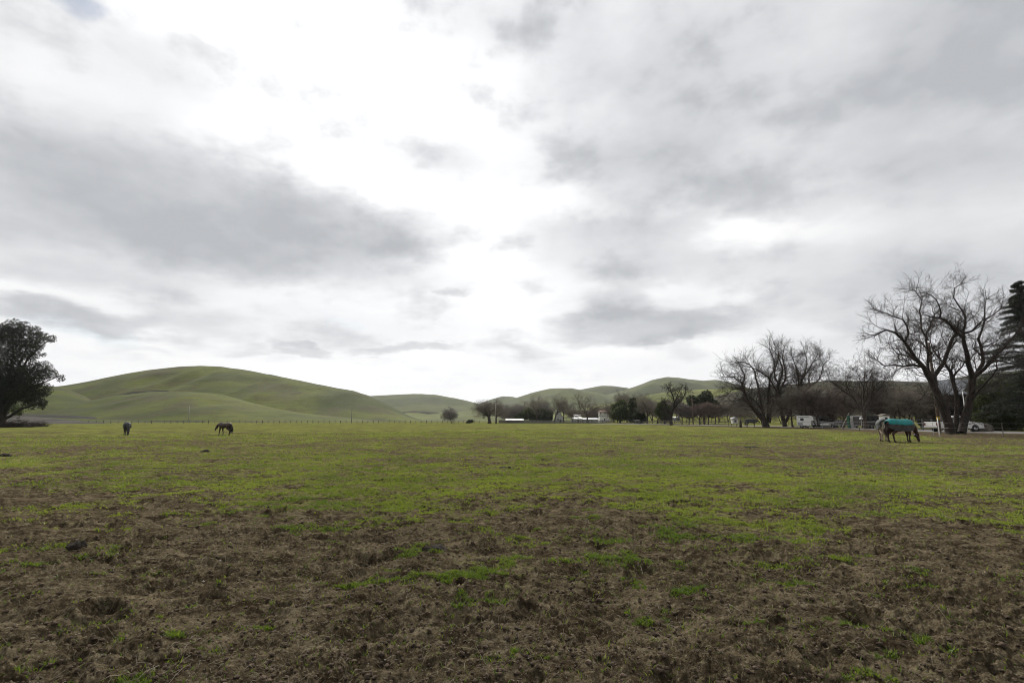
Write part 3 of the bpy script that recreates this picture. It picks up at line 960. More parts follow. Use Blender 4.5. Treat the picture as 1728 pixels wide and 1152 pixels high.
# --- the big bare tree at the right, forked from the ground
traced_tree('bare_tree', 'tallest bare tree with two heavy limbs forked from the ground beside the white pickup', (1612, 731), 54, [
    (11, 8, (0, -.2), [(1604, 731), (1600, 716), (1593, 692), (1586, 674), (1579, 656)]),
    (8, 1.6, (-.2, -2.5), [(1579, 656), (1566, 633), (1553, 612), (1545, 602), (1537, 593), (1528, 577), (1521, 563), (1504, 549), (1488, 543), (1472, 550)]),
    (4.5, 1.1, (-.2, 1.8), [(1572, 643), (1563, 615), (1562, 580), (1560, 562), (1562, 548), (1569, 530), (1575, 515)]),
    (3.2, 1, (-1, -3.5), [(1545, 602), (1530, 592), (1518, 588), (1507, 586), (1509, 596)]),
    (3.0, 1, (-1, 1.5), [(1550, 609), (1535, 607), (1519, 610), (1500, 607), (1484, 609), (1470, 598)]),
    (2.6, 1, (-1.8, -1), [(1521, 563), (1527, 551), (1524, 537), (1516, 525), (1502, 520), (1482, 512)]),
    (2.6, .9, (1, 3), [(1561, 562), (1552, 540), (1550, 523), (1547, 509), (1551, 490), (1540, 474)]),
    (2.2, .9, (-1, 2.5), [(1562, 585), (1553, 570), (1540, 562), (1528, 560)]),
    (6, 3, (0, 1.8), [(1577, 652), (1574, 628), (1589, 606), (1600, 580), (1606, 560), (1614, 548)]),
    (3, 1, (1.8, 3.5), [(1600, 580), (1608, 570), (1616, 562), (1612, 545)]),
    (9, 8, (0, .8), [(1622, 731), (1628, 710), (1636, 685), (1641, 660), (1643, 634)]),
    (6.5, 3.5, (.8, 0), [(1643, 634), (1637, 606), (1635, 590), (1629, 568), (1626, 556), (1615, 548)]),
    (4, 1, (0, -3), [(1626, 556), (1615, 548), (1604, 534), (1595, 525), (1583, 521), (1567, 520), (1554, 515)]),
    (2.2, .8, (-2, -4), [(1583, 521), (1587, 513), (1585, 500), (1578, 488), (1567, 480)]),
    (3.6, .8, (0, 2.2), [(1626, 556), (1628, 535), (1630, 521), (1624, 510), (1618, 496), (1609, 485), (1611, 468), (1623, 459)]),
    (2.8, .8, (0, -2), [(1629, 550), (1642, 545), (1650, 538), (1662, 526), (1678, 518), (1695, 505)]),
    (5, 1, (.8, 3), [(1643, 633), (1650, 620), (1660, 604), (1661, 588), (1656, 571), (1653, 560), (1659, 546), (1664, 526), (1665, 508), (1668, 488)]),
    (5, 1.2, (.8, -1.2), [(1647, 629), (1664, 614), (1678, 600), (1686, 588), (1700, 574), (1712, 562), (1724, 548)]),
    (2.4, .9, (-1, -2.5), [(1678, 600), (1694, 600), (1711, 604), (1728, 610)]),
    (2.2, .8, (1, 2), [(1660, 590), (1645, 578), (1652, 575), (1664, 574), (1680, 568), (1692, 560)]),
    (6, 4, (.5, 1.5), [(1614, 731), (1615, 690), (1614, 657), (1607, 632), (1604, 620)]),
    (3.5, .9, (1.5, 3), [(1604, 620), (1594, 607), (1581, 593), (1572, 578), (1567, 565)]),
    (3, .9, (1.5, 0), [(1608, 630), (1614, 622), (1622, 612), (1628, 604)]),
    (3.2, 1, (.5, -2.5), [(1633, 684), (1650, 660), (1664, 645), (1681, 626), (1689, 612), (1686, 600)]),
    (2, .8, (-.5, -3), [(1596, 700), (1583, 672), (1570, 660), (1556, 662)]),
    (1.8, .8, (.5, 3), [(1640, 668), (1652, 655), (1668, 652), (1685, 640)]),
], 11, BARK, TWIG, 2.1, 3, 0.0085, 1.0, .93, wig=.15, angle=(25, 65), kids=0.85)

# --- the two broad bare trees left of it
traced_tree('bare_tree', 'wide many-stemmed bare tree fanning out from a thick base behind the blanketed black horse', (1293, 720), 104, [
    (9, 4, (0, -1), [(1293, 720), (1288, 708), (1279, 697), (1266, 682)]),
    (4, .9, (-1, -5), [(1279, 697), (1266, 682), (1261, 672), (1254, 657), (1251, 642), (1241, 637), (1236, 632), (1226, 631)]),
    (4.5, .9, (0, 3), [(1291, 712), (1286, 690), (1282, 665), (1279, 649), (1274, 632), (1271, 618), (1263, 609), (1251, 604), (1241, 606)]),
    (5, 1, (0, -2), [(1298, 712), (1301, 690), (1309, 672), (1312, 657), (1306, 646), (1297, 632), (1286, 626), (1276, 618), (1266, 614)]),
    (4.5, .9, (0, 5), [(1297, 708), (1297, 665), (1299, 642), (1302, 629), (1307, 616), (1306, 600), (1299, 583)]),
    (4, .9, (1, -4), [(1307, 685), (1314, 655), (1318, 636), (1322, 619), (1316, 600), (1314, 583)]),
    (3.5, .8, (1, 2), [(1310, 664), (1322, 646), (1327, 632), (1325, 612), (1322, 596), (1325, 580)]),
    (2.2, .7, (-2, -5), [(1266, 682), (1252, 672), (1240, 672), (1231, 682), (1226, 690)]),
    (2.2, .7, (-3, -6), [(1254, 657), (1240, 652), (1231, 656), (1224, 664)]),
    (2.0, .7, (-3, 1), [(1251, 642), (1256, 634), (1252, 622), (1247, 612)]),
    (2.4, .8, (0, -4), [(1290, 705), (1280, 680), (1262, 665), (1250, 650)]),
    (2.2, .8, (0, 4), [(1312, 655), (1326, 648), (1336, 643), (1346, 640)]),
], 21, BARK2, TWIG, 3.2, 3, 0.011, .9, .95, wig=.17, angle=(25, 65), kids=.9)
traced_tree('bare_tree', 'leaning bare tree with long wavy limbs behind the many-stemmed tree', (1324, 721), 108, [
    (6, 4, (0, 0), [(1325, 721), (1322, 708), (1319, 690), (1315, 672)]),
    (3.5, .9, (0, 2), [(1315, 672), (1316, 655), (1311, 640), (1306, 625), (1312, 605)]),
    (4, 2, (0, 1), [(1325, 712), (1336, 690), (1345, 666), (1349, 649)]),
    (2.4, .7, (1, -2), [(1349, 649), (1348, 636), (1346, 621), (1342, 609), (1338, 598)]),
    (2.4, .7, (1, 3), [(1349, 649), (1357, 634), (1365, 622), (1372, 609), (1382, 594)]),
    (3, .8, (1, -3), [(1345, 675), (1362, 655), (1375, 644), (1385, 636), (1391, 619), (1392, 611)]),
    (2, .7, (1, 2), [(1352, 642), (1362, 618), (1364, 605), (1360, 592)]),
    (1.8, .7, (1, 2), [(1368, 650), (1366, 634), (1372, 622)]),
], 22, BARK2, TWIG, 3.0, 3, 0.014, 0.9, .96, wig=.17, angle=(25, 60), kids=0.9)

# --- round bare tree behind the horse in the turquoise blanket
bare_tree('bare_tree', 'rounded bare tree rising above the brown tangle left of the tallest tree', at(1462, 80), hpx(143, 80), 31, BARK2, TWIG, 1, 0.3, levels=4, fork=0.22, tilt=0.55, limb=0.33, kids=0.9, kids0=1.2, rmin=0.013, bare=0)

# --- the tangle of lower brown trees behind the trailers
tangle = [
    (1338, 103, 62, 1, 'low tangled brown tree between the broad bare trees and the white horse trailer'),
    (1364, 97, 76, 2, 'dense brown tree shading the nose of the white horse trailer'),
    (1381, 94, 70, 2, 'dark thin-stemmed tree in front of the horse trailer windows'),
    (1397, 96, 78, 3, 'brown several-stemmed tree between the horse trailer and the pale parked car'),
    (1417, 92, 80, 3, 'tangled brown tree standing behind the slanted pale pole'),
    (1443, 95, 74, 2, 'brown tree above the white stacked panels'),
    (1478, 93, 78, 2, 'tangled brown tree behind the long dark stock trailer'),
    (1510, 88, 84, 2, 'dark brown tangled tree above the turquoise horse blanket'),
    (1538, 84, 86, 3, 'brown tangled tree left of the leaning wooden utility pole'),
    (1560, 92, 84, 2, 'shaded brown tree between the utility pole and the open barn'),
]
for i, (px, Y, hp, st, lab) in enumerate(tangle):
    bare_tree('brown_tree', lab, at(px, Y), hpx(hp, Y), 40 + i, BARK2, (TWIG2, TWIG2, TWIG, TWIG2, TWIG3)[i % 5], st, 0.28, 'tangled brown trees behind the trailers',
              wide=1.2, fork=0.30, levels=4, tilt=0.7, limb=0.33, kids=0.75, kids0=1.0, rmin=0.011, up=0.03, lmin=0.5, bare=1, forks=3)
for i, (px, Y, hp, lab) in enumerate([(1375, 140, 54, 'low brown tree in the pasture behind the dense tree by the trailer'), (1425, 150, 52, 'far brown tree beyond the slanted pale pole'),
                                      (1476, 150, 55, 'far brown tree in the second row behind the dark stock trailer'), (1528, 132, 62, 'far dark tree in the second row left of the utility pole'),
                                      (1555, 130, 62, 'far dark tree in the second row behind the utility pole'), (1262, 170, 34, 'low brown tree in the pasture left of the many-stemmed tree'),
                                      (1320, 165, 42, 'brown tree in the pasture behind the many-stemmed tree')]):
    bare_tree('brown_tree', lab, at(px, Y), hpx(hp, Y), 60 + i, BARK2, TWIG2 if i % 2 else TWIG4, 2, 0.3,
              'brown trees in the pasture behind', fork=0.30, levels=3, tilt=0.75, limb=0.34, kids=1.15, kids0=1.4, rmin=0.02, up=0.0, lmin=0.9, bare=0, forks=3)

# --- the line of trees across the middle distance
bare_tree('bare_tree', 'small round bare tree alone at the far fence', at(762, 262), hpx(29, 262), 81, BARK, TWIG4, 1, levels=3, fork=0.16, tilt=0.8, limb=0.36, kids=1.3, kids0=1.8, rmin=0.035, up=0.0, lmin=0.8, bare=0, lean=(-.15, 0), forks=4)
bare_tree('bare_tree', 'broad bare tree with a thick dark trunk beside the pale pole', at(826, 236), hpx(46, 236), 82, BARK2, TWIG2, 1, wide=1.3, levels=4, fork=0.25, tilt=0.75, limb=0.34, kids=0.75, kids0=1.3, rmin=0.028, lmin=0.8, bare=0, forks=4, r0=.75)
bare_tree('bare_tree', 'second dark trunk close behind the broad bare tree by the pale pole', at(838, 242), hpx(43, 242), 83, BARK2, TWIG2, 1, wide=1.3, levels=3, fork=0.25, tilt=0.8, limb=0.36, kids=1.2, kids0=1.4, rmin=0.035, lmin=0.8, bare=0, forks=3)
for i, (px, Y, hp, lab) in enumerate([(852, 275, 34, 'purplish bare shrub tree just right of the pale pole'), (866, 280, 36, 'purplish brown tree behind the low white-roofed shed'),
                                      (1016, 300, 30, 'reddish brown bare tree behind the white tank house'), (1003, 305, 24, 'low reddish bare tree left of the white tank house'),
                                      (1030, 290, 30, 'brown bare tree tucked between the tank house and the dark round trees')]):
    bare_tree('brown_tree', lab, at(px, Y), hpx(hp, Y), 90 + i, BARK2, TWIG4 if i < 2 else TWIG3, 2, 0.3, 'low brown trees by the farm buildings', wide=1.35, fork=0.15, levels=3, tilt=0.8, limb=0.36, kids=1.3, kids0=1.6, rmin=0.033, lmin=0.9, bare=0)
for px, Y, hp, sd, lab, st in [
    (906, 262, 52, 84, 'tall bare tree above the green bushes beside the white house', 1),
    (936, 250, 52, 85, 'bare tree with a vee of limbs in front of the white house', 1),
    (951, 256, 46, 86, 'slender bare tree right against the end of the white house', 1),
    (966, 258, 26, 87, 'small bare tree before the white stepped roof', 1),
    (991, 252, 55, 88, 'upright bare tree between the white stepped roof and the tank house', 1),
    (1092, 165, 58, 89, 'pale grey bare tree beside the small grey horse', 1)]:
    bare_tree('bare_tree', lab, at(px, Y), hpx(hp, Y), sd, BARK2, TWIG2, st, wide=1.25, levels=3, fork=0.26, tilt=0.42, limb=0.36, kids=1.05, kids0=1.3, rmin=0.032 if px < 1000 else .022, lmin=0.7, bare=0, forks=3)
bare_tree('bare_tree', 'tall loose bare tree behind the dark round trees', at(1058, 215), hpx(58, 215), 95, BARK2, TWIG2, 2, 0.25, levels=3, fork=0.25, tilt=0.5, limb=0.36, kids=1.2, kids0=1.6, rmin=0.035, lmin=0.7, bare=0)
traced_tree('bare_tree', 'sparse bare tree with mistletoe clumps at the edge of the paddock', (1133, 717), 139, [
    (4.5, 3.2, (0, 0), [(1133, 717), (1132, 706), (1134, 694), (1137, 689)]),
    (2.6, .7, (0, -1), [(1137, 689), (1138, 678), (1136, 670), (1133, 661), (1131, 655)]),
    (2.6, .7, (0, 2), [(1137, 690), (1143, 681), (1149, 676), (1154, 669), (1157, 660)]),
    (2, .6, (0, 1), [(1137, 682), (1141, 673), (1144, 664), (1149, 656)]),
    (1.8, .6, (0, -2), [(1133, 700), (1126, 690), (1122, 680)]),
], 23, BARK, TWIG, 2.0, 3, 0.024, .75, kids=.9)
for i, (px, Y, hp, lab) in enumerate([(1151, 150, 38, 'reddish bare tree just left of the reddish pole'), (1163, 152, 36, 'thin reddish tree directly left of the reddish pole'),
                                      (1181, 148, 40, 'rust coloured bare tree under the dark evergreen crown'), (1189, 154, 38, 'short crooked trunk between the rust coloured trees'),
                                      (1195, 149, 40, 'rust coloured bare tree at the end of its row'), (1207, 160, 36, 'rust coloured bare tree past the end of the row by the pasture')]):
    bare_tree('rust_tree', lab, at(px, Y), hpx(hp, Y), 100 + i, BARK, TWIG3 if i > 1 else TWIG4, 1, group='rust coloured trees in a row', fork=0.32, levels=3, tilt=0.7, limb=0.34, kids=1.5, kids0=1.8, rmin=0.03, lmin=0.6, bare=0)
for i, (px, Y, hp, lab) in enumerate([(1108, 170, 40, 'dull brown tree left of the mistletoe tree'), (1122, 168, 42, 'dark brown tree close behind the mistletoe tree'), (1044, 205, 38, 'brown twiggy tree among the dark round trees')]):
    bare_tree('brown_tree', lab, at(px, Y), hpx(hp, Y), 110 + i, BARK, TWIG2, 2, 0.25, fork=0.2, levels=3, tilt=0.7, limb=0.36, kids=1.5, kids0=1.8, rmin=0.035, lmin=0.6, bare=0)


def blobs_px(lst, base, depth, ysq=0.9, seed=0):
    rng = random.Random(seed); out = []
    for px, py, r in lst:
        c = P(px, py, depth) - base; k = depth / F
        out.append((c.x, c.y + rng.uniform(-0.5, 0.5) * r * k * 1.5, c.z, r * k * 1.05, r * k * ysq, r * k))
    return out


for i, (px, Y, hp, lab) in enumerate([
    (882, 290, 36, 'faint bare tree rising behind the pale green bush'), (918, 290, 40, 'faint bare tree behind the dark green bushes'),
    (976, 300, 30, 'faint bare tree over the white stepped roof'),
    (1036, 250, 40, 'grey-brown tree at the left edge of the dark round trees'), (1086, 215, 46, 'grey-brown tree behind the short dark conifer'),
    (1102, 215, 48, 'grey-brown tree between the pale grey tree and the dull brown one'),
    (858, 310, 24, 'low brown thicket behind the roof of the long shed'), (900, 315, 24, 'low brown thicket behind the rounded green bush'), (972, 318, 22, 'low brown thicket behind the stepped roof'), (995, 318, 24, 'low brown thicket behind the upright bare tree'), (1022, 315, 26, 'low brown thicket at the back of the tank house'),
    (1145, 205, 42, 'brown tree seen through the mistletoe tree branches'), (1215, 190, 40, 'grey-brown tree between the rust row and the many-stemmed tree'),
    (1228, 200, 36, 'grey-brown tree over the white hutch'), (1245, 195, 40, 'grey-brown tree behind the thick wooden post'),
    (1275, 180, 46, 'grey-brown tree behind the thick base of the many-stemmed tree'), 
    (1518, 110, 78, 'shaded tree filling in behind the turquoise blanket')]):
    bare_tree('brown_tree', lab, at(px, Y), hpx(hp, Y), 200 + i, BARK2, (TWIG2, TWIG4)[i % 2], 1 + i % 2, 0.25, 'grey-brown trees filling the far row', wide=1.25 if hp > 26 else 2.2, fork=0.28, levels=3, tilt=0.65, limb=0.34,
              kids=1.1, kids0=1.4, rmin=0.00013 * Y, lmin=0.7, bare=0, forks=3)

# evergreen trees in the middle distance
def evergreen(label, px, depth, lst, n, size, seed, leaf, trunk_r=0.3, name='evergreen_tree', **kw):
    b = at(px, depth)
    bl = blobs_px(lst, b, depth, seed=seed)
    zt = max(q[2] for q in bl)
    return leaf_tree(name, label, b, bl, n, size, seed, leaf, [([(0, 0, -.1), (0.05, 0, zt * .35), (0, 0.1, zt * .75)], trunk_r, trunk_r * .4)], **kw)


evergreen('dark domed evergreen behind the rust coloured trees', 1188, 168, [(1190, 668, 9), (1183, 673, 8), (1197, 674, 8), (1166, 675, 8), (1172, 678, 8), (1205, 682, 8), (1212, 690, 7), (1180, 686, 12), (1200, 692, 12), (1164, 688, 8)], 9000, 0.30, 1, DK)
evergreen('dark round tree left of the tall cypress', 1047, 195, [(1042, 690, 9), (1050, 684, 9), (1047, 697, 12), (1038, 700, 8), (1056, 698, 8)], 7000, 0.34, 2, OLIVE)
evergreen('tall narrow cypress with an olive top', 1068, 190, [(1068, 676, 5), (1067, 684, 7), (1069, 692, 7), (1068, 701, 7), (1066, 707, 6)], 5000, 0.32, 3, CYP, name='cypress')
evergreen('short dark conifer behind the small grey horse', 1079, 172, [(1079, 690, 5), (1079, 698, 8), (1077, 706, 9), (1083, 706, 7)], 5000, 0.28, 4, DK)
evergreen('dark ivy covered tree left of the mistletoe tree', 1122, 160, [(1118, 684, 7), (1125, 690, 8), (1115, 694, 8), (1127, 700, 7), (1120, 702, 6)], 4200, 0.26, 5, OLIVE)
for i, (px, Y, l, lab) in enumerate([(880, 272, [(880, 703, 7), (874, 705, 5)], 'pale green bush behind the low white-roofed shed'),
                                     (893, 270, [(893, 697, 9), (887, 700, 8), (899, 702, 8)], 'rounded green bush below the tall bare tree'),
                                     (911, 274, [(911, 697, 8), (916, 702, 8), (905, 703, 7)], 'dark green bush left of the white house'),
                                     (925, 268, [(924, 698, 8), (921, 704, 8), (928, 705, 6)], 'dark green bush right against the white house')]):
    evergreen(lab, px, Y, l, 3000, 0.4, 120 + i, OLIVE if i < 2 else CYP, .2, name='bush', cat='bush', group='green bushes by the white house')
evergreen('dark low shrub with a bent stem at the far fence', 793, 258, [(792, 711, 3.2), (789, 712.5, 2.4), (796, 710.5, 2.6)], 900, 0.3, 130, DK, .15, name='bush', cat='bush')

# --- big evergreen at the left edge
tb = at(1, 104)
crown = [(19, 553, 15), (35, 555, 13), (6, 566, 17), (56, 558, 9), (69, 567, 8), (84, 571, 6.5), (87, 575, 4), (31, 572, 18), (52, 574, 14), (62, 582, 11), (25, 588, 18), (12, 602, 20), (42, 599, 15), (62, 600, 9), (74, 598, 4),
         (25, 618, 14), (60, 620, 13), (78, 622, 12), (90, 630, 8), (98, 637, 6.5), (68, 632, 12), (58, 642, 17), (25, 640, 24), (42, 655, 23), (70, 657, 13), (80, 661, 7), (12, 668, 25), (38, 674, 18), (62, 670, 13), (75, 684, 6.5), (66, 680, 7), (-22, 688, 12), (-20, 580, 26), (-35, 610, 30), (-30, 645, 34), (-25, 680, 28), (-60, 640, 26), (-50, 580, 20), (-10, 556, 14), (2, 640, 22)]
bl = blobs_px(crown, tb, 104, 1.0, 5)
lm = []
for px, py, r in [(19, 560, 1), (52, 574, 1), (84, 572, 1), (60, 622, 1), (96, 636, 1), (42, 655, 1), (70, 680, 1), (-35, 600, 1), (-50, 650, 1), (-20, 580, 1)]:
    e = P(px, py, 104) - tb
    lm.append(([(0, 0, 1.5), (e.x * .15, random.Random(px).uniform(-.6, .6), e.z * .45), (e.x * .55, random.Random(px + 1).uniform(-1, 1), e.z * .78), tuple(e)], .38, .08))
lm.append(([(0, 0, -.2), (0, 0, 1.2), (0.1, 0, 4)], .85, .6))
leaf_tree('evergreen_tree', 'tall dark evergreen with clumped foliage at the end of the left pasture', tb, bl, 80000, 0.17, 77, leafmat('leaf_black_green', (0.006, 0.009, 0.005), (0.032, 0.038, 0.016), 0.2), lm, gap=0.22, shell=0.25)
evergreen('scrubby grey-green sapling against the ploughed slope', 30, 125, [(30, 690, 8), (25, 694, 6), (35, 696, 5)], 700, 0.25, 131, OLIVE, .06, name='sapling', gap=.2)
# heaps of dead branches at its foot
for i, (px, Y, w, h, lab) in enumerate([(14, 101, 1.6, 1.0, 'brush heap nearest the evergreen trunk'), (31, 102, 2.2, 1.7, 'tallest heap of dead branches near the evergreen'),
                                        (47, 106, 1.8, .9, 'low heap of dead branches between the tallest heap and the long one'), (63, 112, 2.4, 1.0, 'long low heap of dead branches before the ploughed slope')]):
    rng = random.Random(i + 5); sgm = Segs(); b = at(px, Y)
    for k in range(340):
        p = (rng.gauss(0, w * .36), rng.gauss(0, w * .25), abs(rng.gauss(0, h * .38)))
        d = unit((rng.gauss(0, 1), rng.gauss(0, .8), rng.gauss(.15, .5))); L = rng.uniform(.4, 1.5); r = rng.uniform(.012, .05)
        q = (p[0] + d[0] * L, p[1] + d[1] * L, max(.02, p[2] + d[2] * L * .6)); sgm.add(p, q, r, r * .5)
    o = link('brush_pile', sgm.mesh('brush_pile', TWIG, 4), None, b)
    tag(o, lab, 'brush pile', 'heaps of dead branches')

# --- cedar and dark hedge trees at the right edge
def cedar(base, h, seed, label):
    root = thing('cedar_tree', label, 'tree', base)
    rng = random.Random(seed); tk = Segs(); Vs = []; rg = np.random.default_rng(seed)
    pts = [(rng.gauss(0, .06), rng.gauss(0, .06), h * i / 10) for i in range(11)]
    for i in range(10): tk.add(pts[i], pts[i + 1], .42 * (1 - i / 10.5), .42 * (1 - (i + 1) / 10.5))
    z = h * .12
    sprays = []
    while z < h * .985:
        t = z / h; L = (1 - t) ** 0.85 * h * .36 + .3
        for k in range(rng.randint(4, 6)):
            a = rng.uniform(0, 6.283); l = L * rng.uniform(.65, 1.1)
            p = (0, 0, z + rng.uniform(-.45, .45)); d = (math.cos(a), math.sin(a), rng.uniform(-.05, .38)); n = 7
            for i in range(n):
                q = (p[0] + d[0] * l / n, p[1] + d[1] * l / n, p[2] + d[2] * l / n)
                tk.add(p, q, .07 * (1 - t * .6) * (1 - i / n) + .012, .07 * (1 - t * .6) * (1 - (i + 1) / n) + .01)
                d = (d[0] + rng.gauss(0, .1), d[1] + rng.gauss(0, .1), d[2] - .07)
                for m_ in range(3):
                    s = rng.choice((-1, 1)); w = l * .34 * (1 - .6 * i / n) * rng.uniform(.4, 1)
                    e = (q[0] - s * d[1] * w + d[0] * w * .6, q[1] + s * d[0] * w + d[1] * w * .6, q[2] - w * .18)
                    tk.add(q, e, .014, .008); sprays.append((q, e))
                p = q
        z += h * .024 * (1.15 - t * .45) + .06
    A = np.array([s[0] for s in sprays]); B = np.array([s[1] for s in sprays])
    k = 18; t = rg.random((len(A), k, 1)); p = A[:, None] * (1 - t) + B[:, None] * t + rg.normal(0, .08, (len(A), k, 3))
    p = p.reshape(-1, 3); n = len(p)
    d = rg.normal(size=(n, 3)) * (1, 1, .5) + (0, 0, -1.1); d /= np.linalg.norm(d, axis=1, keepdims=True)
    ln = rg.uniform(.07, .34, (n, 1)); w = np.cross(d, rg.normal(size=(n, 3))); w /= np.linalg.norm(w, axis=1, keepdims=True)
    V = np.stack([p - w * .02, p + w * .02, p + d * ln + w * .012, p + d * ln - w * .012], 1).reshape(-1, 3)
    link('trunk', tk.mesh('trunk', BARK, 5), root)
    link('crown', np_mesh('crown', V, np.arange(len(V)).reshape(-1, 4), CEDAR, False, np.repeat(rg.random(n), 4)), root)


cedar(at(1756, 60), hpx(258, 60), 9, 'layered cedar with drooping boughs at the paddock corner')
for i, (px, Y, l, n, lab) in enumerate([
    (1672, 68, [(1668, 690, 22), (1684, 668, 24), (1660, 708, 18), (1680, 712, 20), (1655, 676, 14), (1670, 655, 16), (1700, 700, 22)], 17000, 'dark green tree crown hanging over the road behind the pickup'),
    (1712, 70, [(1712, 660, 26), (1728, 690, 28), (1745, 650, 24), (1735, 715, 22), (1705, 712, 22), (1700, 645, 16), (1770, 690, 34)], 20000, 'dark dense evergreen below the cedar'),
    (1652, 80, [(1648, 662, 13), (1655, 690, 14), (1644, 705, 12), (1660, 668, 12)], 6000, 'dull green bush tree beside the open barn')]):
    evergreen(lab, px, Y, l, n, 0.17, 140 + i, OLIVE if i != 1 else DK, .3)

evergreen('black-green evergreen between the utility pole and the open barn', 1578, 90, [(1578, 690, 17), (1570, 706, 14), (1588, 705, 14), (1580, 672, 11), (1592, 684, 12), (1564, 690, 10)], 9000, 0.2, 150, DK, .3)

# ------------------------------------------------------------------ horses
def remesh(name, caps, voxel, mat, smooth_it=8):
    """one continuous skin over a skeleton of round limbs"""
    mb = MB()
    for p, q, r0, r1 in caps:
        p, q = Vector(p), Vector(q); d = q - p
        # egg: rings along the limb with rounded ends
        L = d.length; dn = d.normalized() if L > 1e-6 else Vector((0, 0, 1))
        rings = []
        u = dn.orthogonal().normalized(); w = dn.cross(u)
        st = [(-math.cos(a) * r0, math.sin(a) * r0) for a in (0.15, .6, 1.1, 1.57)] + [(L + math.sin(a) * r1, math.cos(a) * r1) for a in (0, .5, 1.0, 1.42)]
        for s, rr in st:
            rings.append([p + dn * s + (u * math.cos(2 * math.pi * k / 10) + w * math.sin(2 * math.pi * k / 10)) * rr for k in range(10)])
        mb.loft(rings)
    me = bpy.data.meshes.new(name); me.from_pydata(mb.v, [], mb.f)
    bm = bmesh.new(); bm.from_mesh(me); bmesh.ops.recalc_face_normals(bm, faces=bm.faces); bm.to_mesh(me); bm.free()
    o = bpy.data.objects.new(name, me); COL.objects.link(o)
    m = o.modifiers.new('r', 'REMESH'); m.mode = 'VOXEL'; m.voxel_size = voxel
    s = o.modifiers.new('s', 'SMOOTH'); s.iterations = smooth_it; s.factor = 0.5
    dg = bpy.context.evaluated_depsgraph_get()
    me2 = bpy.data.meshes.new_from_object(o.evaluated_get(dg)); bpy.data.objects.remove(o)
    me2.name = name; me2.polygons.foreach_set('use_smooth', np.ones(len(me2.polygons), bool))
    me2.materials.clear(); me2.materials.append(mat)
    return me2


def coat(name, body, dark, leg, legz=0.5, blaze=False, head=None, face=(0.5, 0.47, 0.43)):
    """hide with darker or paler legs; optional white blaze down the face"""
    m, T, out = new_mat(name)
    tc = T.n.new('ShaderNodeTexCoord'); co = tc.outputs['Object']; x, y, z = T.sep(co)
    c = T.mix(T.mr(T.noise(co, 3.5, 4), .35, .65), c4(*body), c4(*dark))
    c = T.mix(T.mr(z, legz, legz - .18), c, c4(*leg))
    c = T.mix(T.mr(z, .10, .06), c, (0.03, 0.026, 0.022, 1))
    if blaze:
        a, b = Vector(head[0]), Vector(head[1]); d = (b - a)
        n = Vector((d.z, 0, -d.x)).normalized()
        if n.x < 0: n = -n
        q = T.vm('SUBTRACT', co, tuple(a))
        along = T.m('DIVIDE', T.vm('DOT_PRODUCT', q, tuple(d.normalized())), d.length)
        front = T.vm('DOT_PRODUCT', q, tuple(n))
        f = T.m('MULTIPLY', T.mr(front, .02, .045), T.mr(T.m('ABSOLUTE', y), .085, .06))
        f = T.m('MULTIPLY', f, T.m('MULTIPLY', T.mr(along, -.15, .05), T.mr(along, 1.1, .95)))
        c = T.mix(f, c, c4(*face))
    b = T.n.new('ShaderNodeBsdfPrincipled'); T.set(b.inputs['Base Color'], c); b.inputs['Roughness'].default_value = .6
    T.l.new(b.outputs[0], out.inputs[0])
    return m


def horse_caps(pose):
    """facing +x, withers about 1.5 m"""
    C = []
    def leg(pts):
        for (a, ra), (b, rb) in zip(pts, pts[1:]): C.append((a, b, ra, rb))
    C.append(((-.62, 0, 1.16), (-.30, 0, 1.17), .285, .29)); C.append(((-.30, 0, 1.15), (.15, 0, 1.10), .29, .31))
    C.append(((.15, 0, 1.10), (.50, 0, 1.13), .31, .29)); C.append(((-.55, 0, 1.28), (-.72, 0, 1.2), .17, .16))
    C.append(((.42, 0, 1.34), (.58, 0, 1.30), .13, .16)); C.append(((.50, 0, 1.12), (.66, 0, 1.14), .27, .22))
    w = pose.get('step', .08)
    for s, k in ((1, 1), (-1, -1)):
        fx = w * k
        leg([((.52, .13 * s, 1.02), .16), ((.50 + .2 * fx, .15 * s, .78), .105), ((.52 + .8 * fx, .15 * s, .46), .062), ((.50 + 1.0 * fx, .15 * s, .42), .05), ((.50 + 1.15 * fx, .15 * s, .15), .046), ((.55 + 1.2 * fx, .15 * s, .05), .06)])
        hx = -w * k
        leg([((-.60, .14 * s, 1.08), .21), ((-.48 + .3 * hx, .16 * s, .80), .14), ((-.76 + .8 * hx, .15 * s, .53), .068), ((-.74 + .9 * hx, .15 * s, .46), .055), ((-.72 + 1.1 * hx, .15 * s, .16), .047), ((-.66 + 1.15 * hx, .15 * s, .05), .062)])
    hd = pose['neck']           # neck middle, poll, muzzle
    b = (.66, 0, 1.24)
    C.append((b, hd[0], .24, .18)); C.append(((.60, 0, 1.10), hd[0], .22, .16)); C.append((hd[0], hd[1], .175, .105))
    p, q = Vector(hd[1]), Vector(hd[2])
    m = p.lerp(q, .45)
    C.append((tuple(p), tuple(m), .115, .115)); C.append((tuple(m), tuple(q), .095, .08))
    jaw = p.lerp(q, .25) + Vector((-.10, 0, -.04)); C.append((tuple(jaw), tuple(p.lerp(q, .55)), .105, .07))
    d = (q - p).normalized(); e = p - d * .10 
    for s in (1, -1):
        C.append(((e.x, .055 * s, e.z + .02), (e.x + pose.get('ear', (-.02, .13))[0], .085 * s, e.z + pose.get('ear', (-.02, .13))[1]), .032, .012))
    return C


